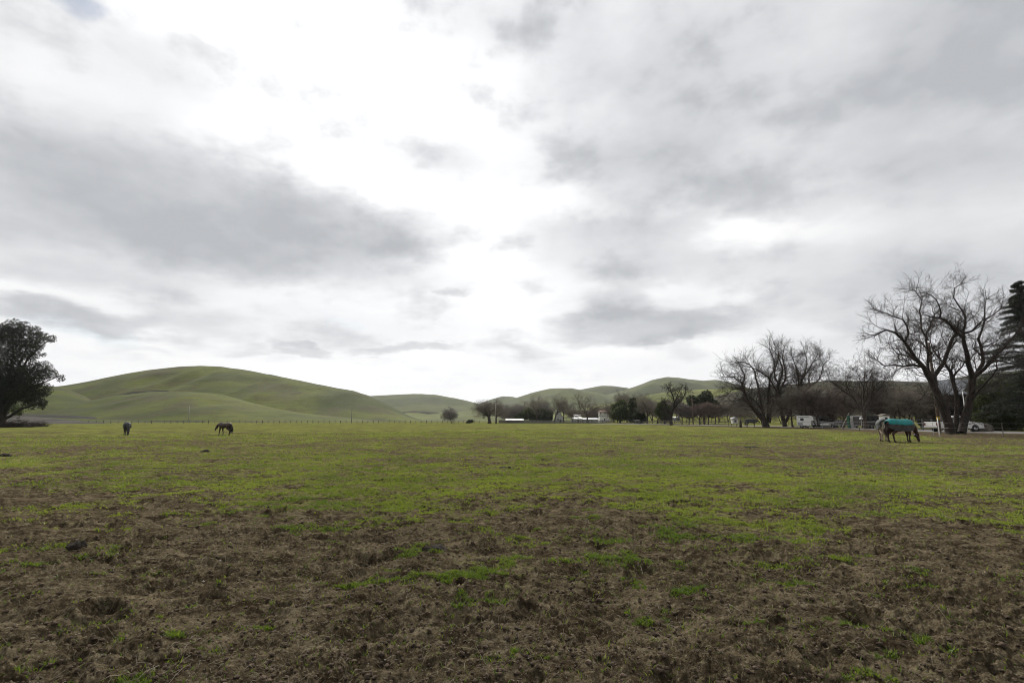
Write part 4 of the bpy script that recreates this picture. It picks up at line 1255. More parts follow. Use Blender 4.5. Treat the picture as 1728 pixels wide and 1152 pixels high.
GRAZE = dict(neck=((.96, 0, .94), (1.10, 0, .60), (1.22, 0, .09)), step=.06, ear=(-.12, .02))
LOW = dict(neck=((.98, 0, 1.16), (1.20, 0, 1.02), (1.42, 0, .58)), step=.12, ear=(.0, .13))
STAND = dict(neck=((.98, 0, 1.22), (1.22, 0, 1.22), (1.50, 0, .88)), step=.05, ear=(.0, .13))


def strips(name, pts, width, length, mat, parent, seed, n=60, down=(0, 0, -1), lay=.04):
    """hair: many thin hanging locks along a line"""
    rng = random.Random(seed); sg = Segs()
    for i in range(n):
        t = i / (n - 1) * (len(pts) - 1); k = min(int(t), len(pts) - 2); u = t - k
        p = Vector(pts[k]).lerp(Vector(pts[k + 1]), u) + Vector((rng.gauss(0, width), rng.gauss(0, width), rng.gauss(0, width)))
        d = Vector(down) + Vector((rng.gauss(0, .12), rng.gauss(0, .2), rng.gauss(0, .1)))
        L = length * rng.uniform(.7, 1.1)
        q = p + d * L * .5 + Vector((0, lay * (1 if i % 2 else -1), 0)); r = q + Vector((rng.gauss(0, .03), 0, -1)) * L * .5
        sg.add(tuple(p), tuple(q), .022, .020); sg.add(tuple(q), tuple(r), .020, .006)
    link(name, sg.mesh(name, mat, 4), parent)


def torso_section(x):
    """half height, half width, centre height of the trunk at x"""
    xs = [-.95, -.86, -.7, -.5, -.25, .1, .35, .55, .75, .86]
    hz = [.16, .26, .32, .34, .33, .35, .35, .33, .25, .16]
    hy = [.14, .24, .30, .31, .32, .34, .325, .29, .22, .15]
    cz = [1.17, 1.17, 1.16, 1.15, 1.13, 1.10, 1.11, 1.13, 1.15, 1.15]
    return (float(np.interp(x, xs, hz)), float(np.interp(x, xs, hy)), float(np.interp(x, xs, cz)))


def blanket(root, x0, x1, top_mat, low_mat, split=.55, drop=1.95, flare=1.0, trim=None):
    """a fitted rug: two shells, upper cover and lower skirt"""
    def shell(name, a0, a1, mat, parent, push):
        V, Fc = [], []; nx, na = 30, 22
        for i in range(nx + 1):
            x = x0 + (x1 - x0) * i / nx
            hz, hy, cz = torso_section(x)
            for side in (1, -1):
                for k in range(na + 1):
                    a = a0 + (a1 - a0) * k / na
                    dd = push + .012 * math.sin(x * 17 + a * 4) * a
                    ef = min(a, math.pi / 2)
                    y = (hy + dd) * math.sin(ef); z = cz + (hz + dd) * math.cos(ef)
                    if a > math.pi / 2:
                        z = cz - (a - math.pi / 2) * (hz + .04) * 1.25; y = (hy + dd) * (1 + .05 * math.sin(x * 9)) 
                    V.append((x, side * y, z))
        st = 2 * (na + 1)
        for i in range(nx):
            for sd in (0, 1):
                for k in range(na):
                    a = i * st + sd * (na + 1) + k
                    Fc.append((a, a + st, a + st + 1, a + 1))
        me = np_mesh(name, V, np.array(Fc), mat, True)
        bm = bmesh.new(); bm.from_mesh(me); bmesh.ops.remove_doubles(bm, verts=bm.verts, dist=1e-4)
        bmesh.ops.recalc_face_normals(bm, faces=bm.faces); bmesh.ops.solidify(bm, geom=bm.faces[:], thickness=.012)
        bm.to_mesh(me); bm.free()
        return link(name, me, parent)
    up = shell('blanket', 0.0, split * math.pi, top_mat, root, .035)
    if low_mat: shell('blanket_skirt', split * math.pi - .08, drop, low_mat, up, .028)
    return up


def horse(label, loc, rz, pose, mat, hair, seed, size=1.0, kind=None, tail_len=.75, group=None):
    root = thing('horse', label, 'horse', loc, rz, group)
    root.scale = (size,) * 3
    link('body', remesh('body', horse_caps(pose), .022, mat, 6), root)
    nk = pose['neck']
    crest = [(.50, 0, 1.42), (nk[0][0] - .02, 0, nk[0][2] + .15), (nk[1][0] - .02, 0, nk[1][2] + .12), (nk[1][0] + .05, 0, nk[1][2] + .06)]
    strips('mane', crest, .012, .26, hair, root, seed, 70, (0, 0, -.8), .09)
    strips('tail', [(-.86, 0, 1.22), (-.92, 0, 1.16), (-.93, 0, 1.08)], .03, tail_len, hair, root, seed + 1, 60, (-.22, 0, -.9), .02)
    return root


BLK = simple('horsehair_black', (0.014, 0.012, 0.011), .6, .2)
BRH = simple('horsehair_brown', (0.030, 0.014, 0.009), .6, .2)
CRM = simple('horsehair_cream', (0.35, 0.29, 0.22), .7, .2)
TEAL = simple('blanket_turquoise', (0.010, 0.185, 0.185), .75, .12, 5.0, bump=.35, bscale=6)
CHAR = simple('blanket_charcoal', (0.045, 0.040, 0.038), .8, .2, 5.0, bump=.3, bscale=6)
GREYB = simple('blanket_grey', (0.050, 0.053, 0.050), .8, .2, 5.0, bump=.3, bscale=6)
BLKB = simple('blanket_black', (0.018, 0.018, 0.022), .7, .2, 5.0)
BLUEB = simple('blanket_slate', (0.022, 0.024, 0.028), .8, .25, 5.0)

chest = coat('coat_chestnut', (0.052, 0.020, 0.011), (0.032, 0.013, 0.008), (0.040, 0.018, 0.012), .55, True, (GRAZE['neck'][1], GRAZE['neck'][2]))
h = horse('chestnut horse grazing in a turquoise blanket with charcoal skirt', at(1522, 33.8), math.radians(6), GRAZE, chest, BRH, 1, 1.0)
blanket(h, -.94, .80, TEAL, CHAR, .50, 2.42)
dun = coat('coat_cream', (0.30, 0.235, 0.165), (0.22, 0.17, 0.12), (0.36, 0.29, 0.21), .6)
h = horse('cream legged horse in a dark grey blanket, rump showing behind the turquoise blanket', at(1492, 35.4), math.radians(60), GRAZE, dun, CRM, 3, 1.0)
blanket(h, -.93, .72, GREYB, GREYB, .5, 2.25)
bay = coat('coat_bay', (0.040, 0.017, 0.010), (0.026, 0.012, 0.008), (0.016, 0.010, 0.008), .5)
horse('bare-backed bay horse walking with lowered head across the left pasture', at(379, 56.5), math.radians(163), LOW, bay, BLK, 5, .93, tail_len=.95)
blk = coat('coat_black', (0.022, 0.019, 0.018), (0.015, 0.013, 0.012), (0.018, 0.015, 0.014), .5)
h = horse('dark horse in a slate blanket grazing head on near the fence', at(213.5, 56.5), math.radians(-47), GRAZE, blk, BLK, 7, .93)
blanket(h, -.92, .74, BLUEB, BLKB, .3, 2.1)
h = horse('black blanketed horse standing by the thick wooden post', at(1268, 103), math.radians(-18), STAND, coat('coat_dark_bay', (0.035, 0.022, 0.016), (0.02, 0.014, 0.011), (0.20, 0.18, 0.16), .25), BLK, 9, 1.05)
blanket(h, -.92, .74, BLKB, BLKB, .5, 2.2)
gry = coat('coat_grey', (0.085, 0.080, 0.074), (0.055, 0.052, 0.05), (0.05, 0.046, 0.044), .5)
horse('small grey horse with dark mane grazing beside the pale grey tree', at(1076, 163), math.radians(172), STAND, gry, BLK, 11, .95)

# ------------------------------------------------------------------ fences
WOOD = simple('weathered_wood', (0.120, 0.100, 0.080), .9, .35, 6, bump=.6, bscale=25, stretch=(1, 1, .2))
WOODD = simple('dark_wood', (0.050, 0.042, 0.036), .9, .35, 6, bump=.6, bscale=25, stretch=(1, 1, .2))
PALEW = simple('pale_wood', (0.36, 0.33, 0.28), .85, .25, 6, stretch=(1, 1, .2))
WIRE = simple('fence_wire', (0.16, 0.155, 0.15), .6, .1, metal=.3)
WHITE = simple('white_paint', (0.78, 0.77, 0.74), .45, .05, 2.0)
GREYM = simple('grey_metal', (0.30, 0.31, 0.32), .5, .15, 3.0, metal=.3)
BLACK = simple('black_rubber', (0.016, 0.016, 0.016), .8, .2)
GLASS = simple('dark_glass', (0.02, 0.024, 0.027), .08, .1)
CHROME = simple('chrome', (0.6, 0.6, 0.6), .2, .05, metal=1.0)
RUST = simple('rust_roof', (0.16, 0.072, 0.048), .8, .35, 2.0)
ROOFG = simple('grey_roof', (0.085, 0.092, 0.105), .6, .25, 1.2, bump=.3, bscale=4)
WHROOF = simple('white_roof', (0.72, 0.71, 0.68), .6, .08, 1.0)
BLUEW = simple('pale_wall', (0.48, 0.48, 0.49), .7, .08, 1.0)
GREEN = simple('green_paint', (0.02, 0.10, 0.05), .5, .2)
YELL = simple('yellow_tag', (0.50, 0.34, 0.03), .5, .1)


def wire_fence(label, pts, posts, wires, mat, r, h, base, name='wire_fence', wr=.007, rng=None):
    """pts along the line in metres; posts at given fractions"""
    root = thing(name, label, 'fence', (pts[0].x, pts[0].y, G(pts[0].x, pts[0].y))); o = root.location
    for q, rr, hh, mt in posts:
        z = G(q.x, q.y) - o.z
        mb = MB(); lx = (rng.gauss(0, .03) if rng else 0)
        mb.tube([(q.x - o.x, q.y - o.y, z - .15), (q.x - o.x + lx, q.y - o.y, z + hh)], [rr, rr * .92], 7)
        mb.build('post', mt, root)
    for zh in wires:
        mb = MB()
        p2 = [(q.x - o.x, q.y - o.y, G(q.x, q.y) - o.z + zh + (0.0 if i % 2 == 0 else -.02)) for i, q in enumerate(pts)]
        mb.tube(p2, wr, 4).build('wire', mat, root)
    return root


def along(pts, step):
    out, d = [], 0.0
    for a, b in zip(pts, pts[1:]):
        L = (b - a).length
        while d < L:
            out.append(a.lerp(b, d / L)); d += step
        d -= L
    return out


rng = random.Random(4)
fp = [at(p, Y) for p, Y in FENCE]
fine = along(fp, 3.0)
posts = []
for i, q in enumerate(along(fp, 5.5)):
    posts.append((q, rng.choice((.018, .022, .035)), rng.uniform(1.15, 1.35), (WOODD, WOOD, GREYM)[i % 3]))
wire_fence('thin wire fence along the road side of the paddock', fine, posts, (.35, .75, 1.15), WIRE, .03, 1.2, None, rng=rng)
fl = [at(p, Y) for p, Y in ((-30, 215), (90, 235), (210, 248), (420, 262), (620, 268), (742, 268), (815, 268))]
posts = []
for i, q in enumerate(along(fl, 2.75)[:98]):
    posts.append((q, rng.choice((.09, .11, .15)), rng.uniform(1.15, 1.6), (WOODD, WOODD, WOOD)[i % 3]))
wire_fence('long post and wire fence at the foot of the green hill', along(fl, 5.0), posts, (.5, 1.0), WIRE, .03, 1.2, None, rng=rng, wr=.02)


def board_fence(label, p0, p1, n, boards, mat, gap=0.0, h=1.2, name='board_fence', t=.05):
    a, b = p0, p1; o = a.copy(); root = thing(name, label, 'fence', o)
    d = (b - a); L = Vector((d.x, d.y, 0)).length; ang = math.atan2(d.y, d.x); root.rotation_euler = (0, 0, ang)
    for i in range(n + 1):
        x = L * i / n; MB().box(x - .07, x + .07, -.07, .07, -.2, h + .08).build('post', mat, root)
    for z0, z1 in boards:
        MB().box(-.1, L + .1, -.07 - t - .003, -.073, z0, z1).build('rail', mat, root)
    return root


GREYW = simple('grey_board', (0.115, 0.108, 0.108), .9, .3, 4, stretch=(1, 1, .3))
board_fence('dark grey board fence in front of the low white-roofed shed', at(842, 245), at(935, 238), 9, ((.15, .45), (.5, .8), (.85, 1.15), (1.2, 1.5)), GREYW, h=1.6)
board_fence('grey board fence running past the white house and the tank house', at(935.6, 238), at(1036, 225), 11, ((.15, .4), (.5, .75), (.9, 1.15), (1.25, 1.5)), GREYW, h=1.5)
board_fence('two-rail wooden fence between the pale grey tree and the mistletoe tree', at(1092, 172), at(1130, 166), 4, ((.35, .5), (.9, 1.05)), WOODD, h=1.2)
board_fence('three-rail pasture fence beyond the rust coloured trees', at(1138, 178), at(1235, 168), 9, ((.3, .4), (.7, .8), (1.1, 1.2)), WOODD, h=1.2)
board_fence('pale pipe fence on the far side of the pasture at the hill foot', at(222, 270), at(345, 282), 10, ((.35, .5), (.75, .9), (1.15, 1.3)), simple('pale_pipe', (.20, .20, .20), .6, .1), h=1.4)
board_fence('rail fence behind the horse trailers', at(1395, 112), at(1470, 104), 6, ((.3, .4), (.7, .8), (1.1, 1.2)), WOODD, h=1.25)
board_fence('metal corral fence behind the turquoise blanketed horse', at(1500, 76), at(1590, 69), 6, ((.25, .29), (.6, .64), (.95, .99), (1.4, 1.44)), WIRE, h=1.5)

# ------------------------------------------------------------------ poles and posts
def pole(name, label, px, Y, top_py, r, mat, cat, lean=(0, 0), seg=10):
    b = at(px, Y); root = thing(name, label, cat, b)
    H = (708 + F * (CAMH - b.z) / Y - top_py) * Y / F
    MB().tube([(0, 0, -.3), (lean[0] * .5, 0, H * .5), (lean[0], lean[1], H)], [r, r * .88, r * .72], seg).build('shaft', mat, root, True)
    return root, H


POLEW = simple('pole_wood', (0.165, 0.122, 0.088), .85, .3, 5, bump=.5, bscale=20, stretch=(1, 1, .15))
REDP = simple('pole_reddish', (0.13, 0.085, 0.065), .85, .3, 5, stretch=(1, 1, .15))
r, H = pole('utility_pole', 'wooden utility pole with a yellow tag left of the tallest bare tree', 1586, 57, 578, .17, POLEW, 'utility pole')
MB().tube([(0, 0, 1.45), (0, 0, 1.80)], .178, 12).build('tag_band', YELL, r)
MB().box(-.8, .8, -.2, -.08, H - .6, H - .48).build('crossarm', POLEW, r)
for x in (-.7, -.25, .25, .7):
    MB().tube([(x, -.14, H - .48), (x, -.14, H - .34)], [.035, .05], 6).build('insulator', WHITE, r)
r, H = pole('utility_pole', 'reddish utility pole among the rust coloured trees', 1170, 146, 672, .15, REDP, 'utility pole')
MB().box(-.9, .9, -.24, -.14, H - .6, H - .45).build('crossarm', REDP, r)
r, H = pole('utility_pole', 'pale thin pole beside the broad bare tree', 836, 232, 676, .16, simple('pole_pale', (.30, .28, .23), .8, .2), 'utility pole')
MB().box(-.9, .9, -.26, -.16, H - .7, H - .5).build('crossarm', POLEW, r)
r, H = pole('utility_pole', 'slender grey pole on the pasture before the green hill', 317.5, 285, 685, .16, GREYM, 'utility pole')
r, H = pole('utility_pole', 'grey pole with small crossarm before the hill spur', 593, 275, 689, .16, simple('pole_grey', (.15, .145, .14), .8, .2), 'utility pole')
MB().box(-.7, .7, -.2, -.12, H - .7, H - .5).build('crossarm', POLEW, r)
pole('fence_post', 'slim white post beside the tallest bare tree and utility pole', 1585.5, 45.5, 705, .045, WHITE, 'post')
pole('fence_post', 'thick dark wooden post beside the black blanketed horse', 1250, 101, 708, .26, WOODD, 'post')
pole('fence_post', 'short pale post in front of the white horse trailer', 1366, 80, 716, .05, PALEW, 'post')
pole('pole', 'tall slim white pole standing behind the tallest bare tree', 1633, 66, 660, .06, WHITE, 'pole')
b = at(1419, 86); t = P(1433, 696, 88) - b
root = thing('slanted_pole', 'pale pole slanting up beside the white stacked panels', 'pole', b)
MB().tube([(0, 0, -.1), tuple(t)], .06, 8).build('shaft', PALEW, root)
# box on a post
b = at(1455, 73); root = thing('mailbox', 'white box on a slim post before the dark stock trailer', 'mailbox', b)
MB().tube([(0, 0, -.2), (0, 0, 1.5)], .045, 8).build('post', PALEW, root)
MB().prism_y([(-.14, 1.5), (.14, 1.5), (.14, 1.70), (0, 1.80), (-.14, 1.70)], -.2, .2).build('box', BLUEW, root)
for px, Y, lab, sc in ((1240, 118, 'small white hutch with a lid standing in the pasture', 1.0), (1495, 52, 'pale hutch with a brown lid above the dark grey horse blanket', .55)):
    b = at(px, Y); root = thing('hutch', lab, 'hutch', b); root.scale = (sc,) * 3
    for x in (-.55, .55):
        for y in (-.4, .4): MB().tube([(x, y, -.2), (x, y, .95 if sc == 1 else 2.6)], .05, 6).build('leg', WOODD, root)
    z = .6 if sc == 1 else 2.3
    MB().box(-.62, .62, -.5, .5, z, z + 1.05).build('box', WHITE, root, bevel=.02)
    MB().prism_y([(-.85, z + 1.053), (.85, z + 1.053), (.8, z + 1.16), (0, z + 1.42), (-.8, z + 1.16)], -.65, .65).build('lid', BLUEW if sc == 1 else WOOD, root)
    MB().box(-.25, .25, -.515, -.502, z + .3, z + .8).build('opening', GLASS, root)

# ------------------------------------------------------------------ vehicles
def wheel(root, x, y, r, w, side):
    mb = MB(); rings = []
    for yy, rr in ((-w / 2, r * .62), (-w / 2, r * .93), (-w * .35, r), (w * .35, r), (w / 2, r * .93), (w / 2, r * .62)):
        rings.append([(x + rr * math.cos(2 * math.pi * k / 22), y + yy, r + rr * math.sin(2 * math.pi * k / 22)) for k in range(22)])
    wl = mb.loft(rings).build('wheel', BLACK, root, True)
    m2 = MB(); yy = y + side * w * .5
    m2.loft([[(x + rr * math.cos(2 * math.pi * k / 18), yy + side * d, r + rr * math.sin(2 * math.pi * k / 18)) for k in range(18)] for rr, d in ((r * .62, .004), (r * .55, -.02), (r * .2, -.005), (r * .12, .02))])
    m2.build('rim', CHROME, wl, True)


def pickup(label, loc, rz):
    root = thing('pickup_truck', label, 'pickup', loc, rz)
    W_ = .98
    # lower body with wheel arches, swept across, front towards +x
    def arch(cx, r=.46, n=8): return [(cx + r * math.cos(math.pi - math.pi * i / n), .45 + r * math.sin(math.pi - math.pi * i / n) * .95) for i in range(n + 1)]
    low = [(-2.85, .55)] + [(-2.15, .45)] + arch(-1.62) + [(-1.1, .42), (1.15, .42)] + arch(1.75) + [(2.3, .42), (2.78, .48), (2.85, .75), (2.80, 1.02), (2.62, 1.12), (1.35, 1.20), (-2.88, 1.20), (-2.90, .8)]
    mb = MB(); n = len(low)
    sec = [(-W_, .96), (-W_ - .02, 1.0), (W_ + .02, 1.0), (W_, .96)]
    mb.prism_y(low, -W_, W_).build('body', WHITE, root, bevel=.02)
    cab = [(-.55, 1.203), (1.30, 1.203), (.72, 1.82), (.45, 1.90), (-.30, 1.90), (-.48, 1.84)]
    rings = []
    for y, s in ((-.90, 1.0), (-.74, .0), (.74, .0), (.90, 1.0)):
        pass
    m2 = MB(); vs = []
    for side in (-1, 1):
        for x, z in cab:
            t = (z - 1.2) / .7; vs.append((x, side * (.93 - .17 * t), z))
    k = len(cab); m2.add(vs, [tuple(range(k)), tuple(range(2 * k - 1, k - 1, -1))] + [(i, i + k, (i + 1) % k + k, (i + 1) % k) for i in range(k)])
    cb = m2.build('cab', WHITE, root, bevel=.025)
    def pane(name, pts, off):
        MB().add([tuple(Vector(p) + Vector(off)) for p in pts] + [tuple(Vector(p) - Vector(off) * 2) for p in pts],
                 [(0, 1, 2, 3), (7, 6, 5, 4)] + [(i, (i + 1) % 4, (i + 1) % 4 + 4, i + 4) for i in range(4)]).build(name, GLASS, cb)
    for s in (-1, 1):
        def yy(z): return s * (.93 - .17 * (z - 1.2) / .7)
        pane('side_window', [(.22, yy(1.26), 1.26), (1.08, yy(1.26), 1.26), (.62, yy(1.78), 1.78), (.22, yy(1.78), 1.78)], (0, s * .006, 0))
        pane('side_window', [(-.42, yy(1.26), 1.26), (.14, yy(1.26), 1.26), (.14, yy(1.78), 1.78), (-.38, yy(1.78), 1.78)], (0, s * .006, 0))
        d = MB().box(-.05, 1.12, s * W_ - .004 if s > 0 else s * W_ - .012, s * W_ + .012 if s > 0 else s * W_ + .004, .52, 1.17).build('door', WHITE, root)
        MB().box(.02, .18, s * (W_ + .022) - .01, s * (W_ + .022) + .01, 1.02, 1.06).build('handle', BLACK, d)
        MB().box(2.70, 2.835, s * .72 - .16, s * .72 + .16, .78, .98).build('headlight', CHROME, root, bevel=.02)
        MB().box(-2.925, -2.86, s * .84 - .09, s * .84 + .09, .78, 1.1).build('taillight', simple('red_lens', (.12, .012, .01), .3), root)
        for x in (-1.62, 1.75): wheel(root, x, s * .86, .39, .25, s)
    pane('windshield', [(1.20, -.84, 1.27), (1.20, .84, 1.27), (.76, .74, 1.78), (.76, -.74, 1.78)], (.03, 0, .02))
    pane('rear_window', [(-.56, -.80, 1.30), (-.56, .80, 1.30), (-.50, .72, 1.76), (-.50, -.72, 1.76)], (-.012, 0, 0))
    MB().box(2.80, 2.95, -.95, .95, .42, .62).build('bumper', CHROME, root, bevel=.03)
    MB().box(-3.02, -2.90, -.95, .95, .45, .62).build('bumper', CHROME, root, bevel=.03)
    MB().box(2.80, 2.86, -.52, .52, .72, 1.0).build('grille', BLACK, root, bevel=.01)
    MB().box(-2.80, -.62, -.84, .84, 1.196, 1.206).build('bed', BLACK, root)
    return root


pickup('white pickup truck parked on the road behind the tallest bare tree', at(1611, 62.5), math.radians(3))


def horse_trailer(label, loc, rz, L, H, nose, wmat, windows):
    root = thing('horse_trailer', label, 'trailer', loc, rz)
    prof = [(-L / 2, .45), (L / 2 - nose, .45), (L / 2 - nose + .05, H * .58), (L / 2, H * .62), (L / 2 - .12, H - .18), (L / 2 - .35, H), (-L / 2 + .15, H), (-L / 2, H - .15)]
    MB().prism_y(prof, -1.05, 1.05).build('body', wmat, root, bevel=.04)
    for i in range(windows):
        x = -L / 2 + .55 + i * (L - nose - .8) / max(windows, 1)
        w = MB().box(x, x + .52, -1.075, -1.052, H * .62, H * .80).build('window', GLASS, root)
        MB().box(x - .04, x + .56, -1.068, -1.053, H * .595, H * .62 - .002).build('sill', GREYM, w)
    MB().box(-L / 2, L / 2 - nose, -1.07, -1.053, .98, 1.03).build('trim_strip', GREYM, root)
    for zz in (H * .86, H * .92):
        MB().box(-L / 2 + .2, L / 2 - nose - .2, -1.075, -1.053, zz, zz + .05).build('vent_slot', BLACK, root)
    MB().box(-L / 2 + .1, -L / 2 + .8, -1.085, -1.055, .5, .96).build('fender_panel', GREYM, root)
    for s in (-1, 1):
        for x in (-.55, .35): wheel(root, x, s * .92, .36, .22, s)
    MB().tube([(L / 2 - nose, 0, .42), (L / 2 + .2, 0, .5)], .06, 8).build('hitch', BLACK, root)
    MB().tube([(L / 2 - .3, .2, -.02), (L / 2 - .3, .2, H * .6)], .05, 8).build('jack', GREYM, root)
    return root


horse_trailer('white gooseneck horse trailer with dark slats, the bright one under the trees', at(1360, 91), math.radians(-30), 2.6, 2.15, .5, WHITE, 1)
horse_trailer('greyish white trailer partly hidden by stems right of the bright trailer', at(1384, 96), math.radians(4), 2.6, 2.1, .3, simple('offwhite_paint', (.42, .42, .41), .5, .1), 4)
horse_trailer('long dark stock trailer behind the white mailbox', at(1470, 84), math.radians(2), 4.2, 2.1, .4, simple('dark_trailer', (.040, .037, .034), .7, .2), 3)


def car(label, loc, rz, mat):
    root = thing('parked_car', label, 'car', loc, rz)
    def arch(cx, r=.37, n=7): return [(cx + r * math.cos(math.pi - math.pi * i / n), .34 + r * math.sin(math.pi - math.pi * i / n)) for i in range(n + 1)]
    low = [(-2.15, .40)] + arch(-1.35) + arch(1.35) + [(2.15, .38), (2.22, .62), (2.05, .80), (1.1, .93), (-2.0, .98), (-2.2, .80)]
    MB().prism_y(low, -.86, .86).build('body', mat, root, bevel=.03)
    cab = [(-1.9, .985), (1.0, .955), (.35, 1.40), (-1.2, 1.45)]
    m2 = MB(); k = 4
    vs = [(x, s * (.80 - .2 * (z > 1.2)), z) for s in (-1, 1) for x, z in cab]
    cb = m2.add(vs, [tuple(range(k)), tuple(range(2 * k - 1, k - 1, -1))] + [(i, i + k, (i + 1) % k + k, (i + 1) % k) for i in range(k)]).build('cabin', mat, root, bevel=.03)
    for s in (-1, 1):
        v = [(-1.4, s * .79, 1.02), (.72, s * .79, 1.0), (.3, s * .625, 1.36), (-1.1, s * .625, 1.40)]
        MB().add([(x, y + s * .012, z) for x, y, z in v] + [(x, y - s * .03, z) for x, y, z in v], [(0, 1, 2, 3), (7, 6, 5, 4)] + [(i, (i + 1) % 4, (i + 1) % 4 + 4, i + 4) for i in range(4)]).build('side_window', GLASS, cb)
        MB().box(2.05, 2.19, s * .6 - .16, s * .6 + .16, .62, .74).build('headlight', CHROME, root)
        for x in (-1.35, 1.35): wheel(root, x, s * .78, .31, .2, s)
    v = [(.93, -.74, 1.0), (.93, .74, 1.0), (.40, .58, 1.37), (.40, -.58, 1.37)]
    MB().add([(x + .02, y, z + .015) for x, y, z in v] + [(x - .03, y, z - .03) for x, y, z in v], [(0, 1, 2, 3), (7, 6, 5, 4)] + [(i, (i + 1) % 4, (i + 1) % 4 + 4, i + 4) for i in range(4)]).build('windshield', GLASS, cb)
    return root


car('white parked car half hidden by tree stems', at(1407, 93), math.radians(200), WHITE)
car('silver parked car behind the slanted pale pole', at(1428, 92), math.radians(10), simple('silver_paint', (.40, .41, .42), .35, .08))
# stacked white panels
b = at(1438.5, 86); root = thing('panel_stack', 'white stacked panels with a green edge beside the parked silver car', 'panels', b)
for i in range(4):
    MB().box(-.42, .42, -.3, .3, .05 + i * .52, .50 + i * .52).build('panel', WHITE, root, bevel=.02)
MB().box(-.60, -.44, -.28, .28, 0, 2.1).build('edge_board', GREEN, root)
# heap beyond the pickup
def heap(name, label, cat, px, Y, w, h, mat, seed, dark=0):
    b = at(px, Y); rg = random.Random(seed); bm = bmesh.new(); bmesh.ops.create_icosphere(bm, subdivisions=4, radius=1)
    o1, o2 = rg.uniform(0, 50), rg.uniform(0, 50)
    for v in bm.verts:
        c = v.co; n = float(fbm(np.array([c.x * 1.6 + o1 + c.z]), np.array([c.y * 1.6 + o2 - c.z]), 4, .6)[0])
        k = 1 + .28 * n; v.co = Vector((c.x * w * k, c.y * w * .8 * k, max(-.15, c.z) * h * k))
    me = bpy.data.meshes.new(name); bm.to_mesh(me); bm.free(); me.materials.append(mat)
    me.polygons.foreach_set('use_smooth', np.ones(len(me.polygons), bool))
    b.z = float(ground_h(np.array([b.x]), np.array([b.y]))[0]) - .01
    return tag(link(name, me, None, b), label, cat)


heap('dirt_heap', 'brownish heap beside the hood of the white pickup', 'heap', 1656, 63, 1.15, .95, simple('heap_brown', (.14, .12, .10), .95, .4, 3, bump=.7, bscale=8), 3)
DUNG = simple('dung', (0.026, 0.021, 0.016), .95, .4, 20, bump=.9, bscale=40, spec=.15)
for i, (px, py, w, hh, lab) in enumerate([(132, 912, .11, .085, 'dark dung pile on the bare soil at the left'), (347, 760, .20, .11, 'small dark dung pile on the grass below the bay horse'), (8, 766, .22, .11, 'flat dark dung pile on the grass below the evergreen'),
                                          (735, 917, .15, .09, 'dark dung pile with sprigs in the middle of the bare soil'), (855, 787, .22, .06, 'flat dark dung patch where the bright grass starts'), (1080, 722 + 20, .25, .06, 'dark dung spot out on the far grass'),
                                          (1270, 753, .45, .06, 'broad dark dung patch on the grass before the blanketed black horse')]):
    Y = F * CAMH / (py - 708) * 1.0
    heap('dung_pile', lab, 'dung', px, Y, w, hh, DUNG, 20 + i)['group'] = 'dung piles in the paddock'

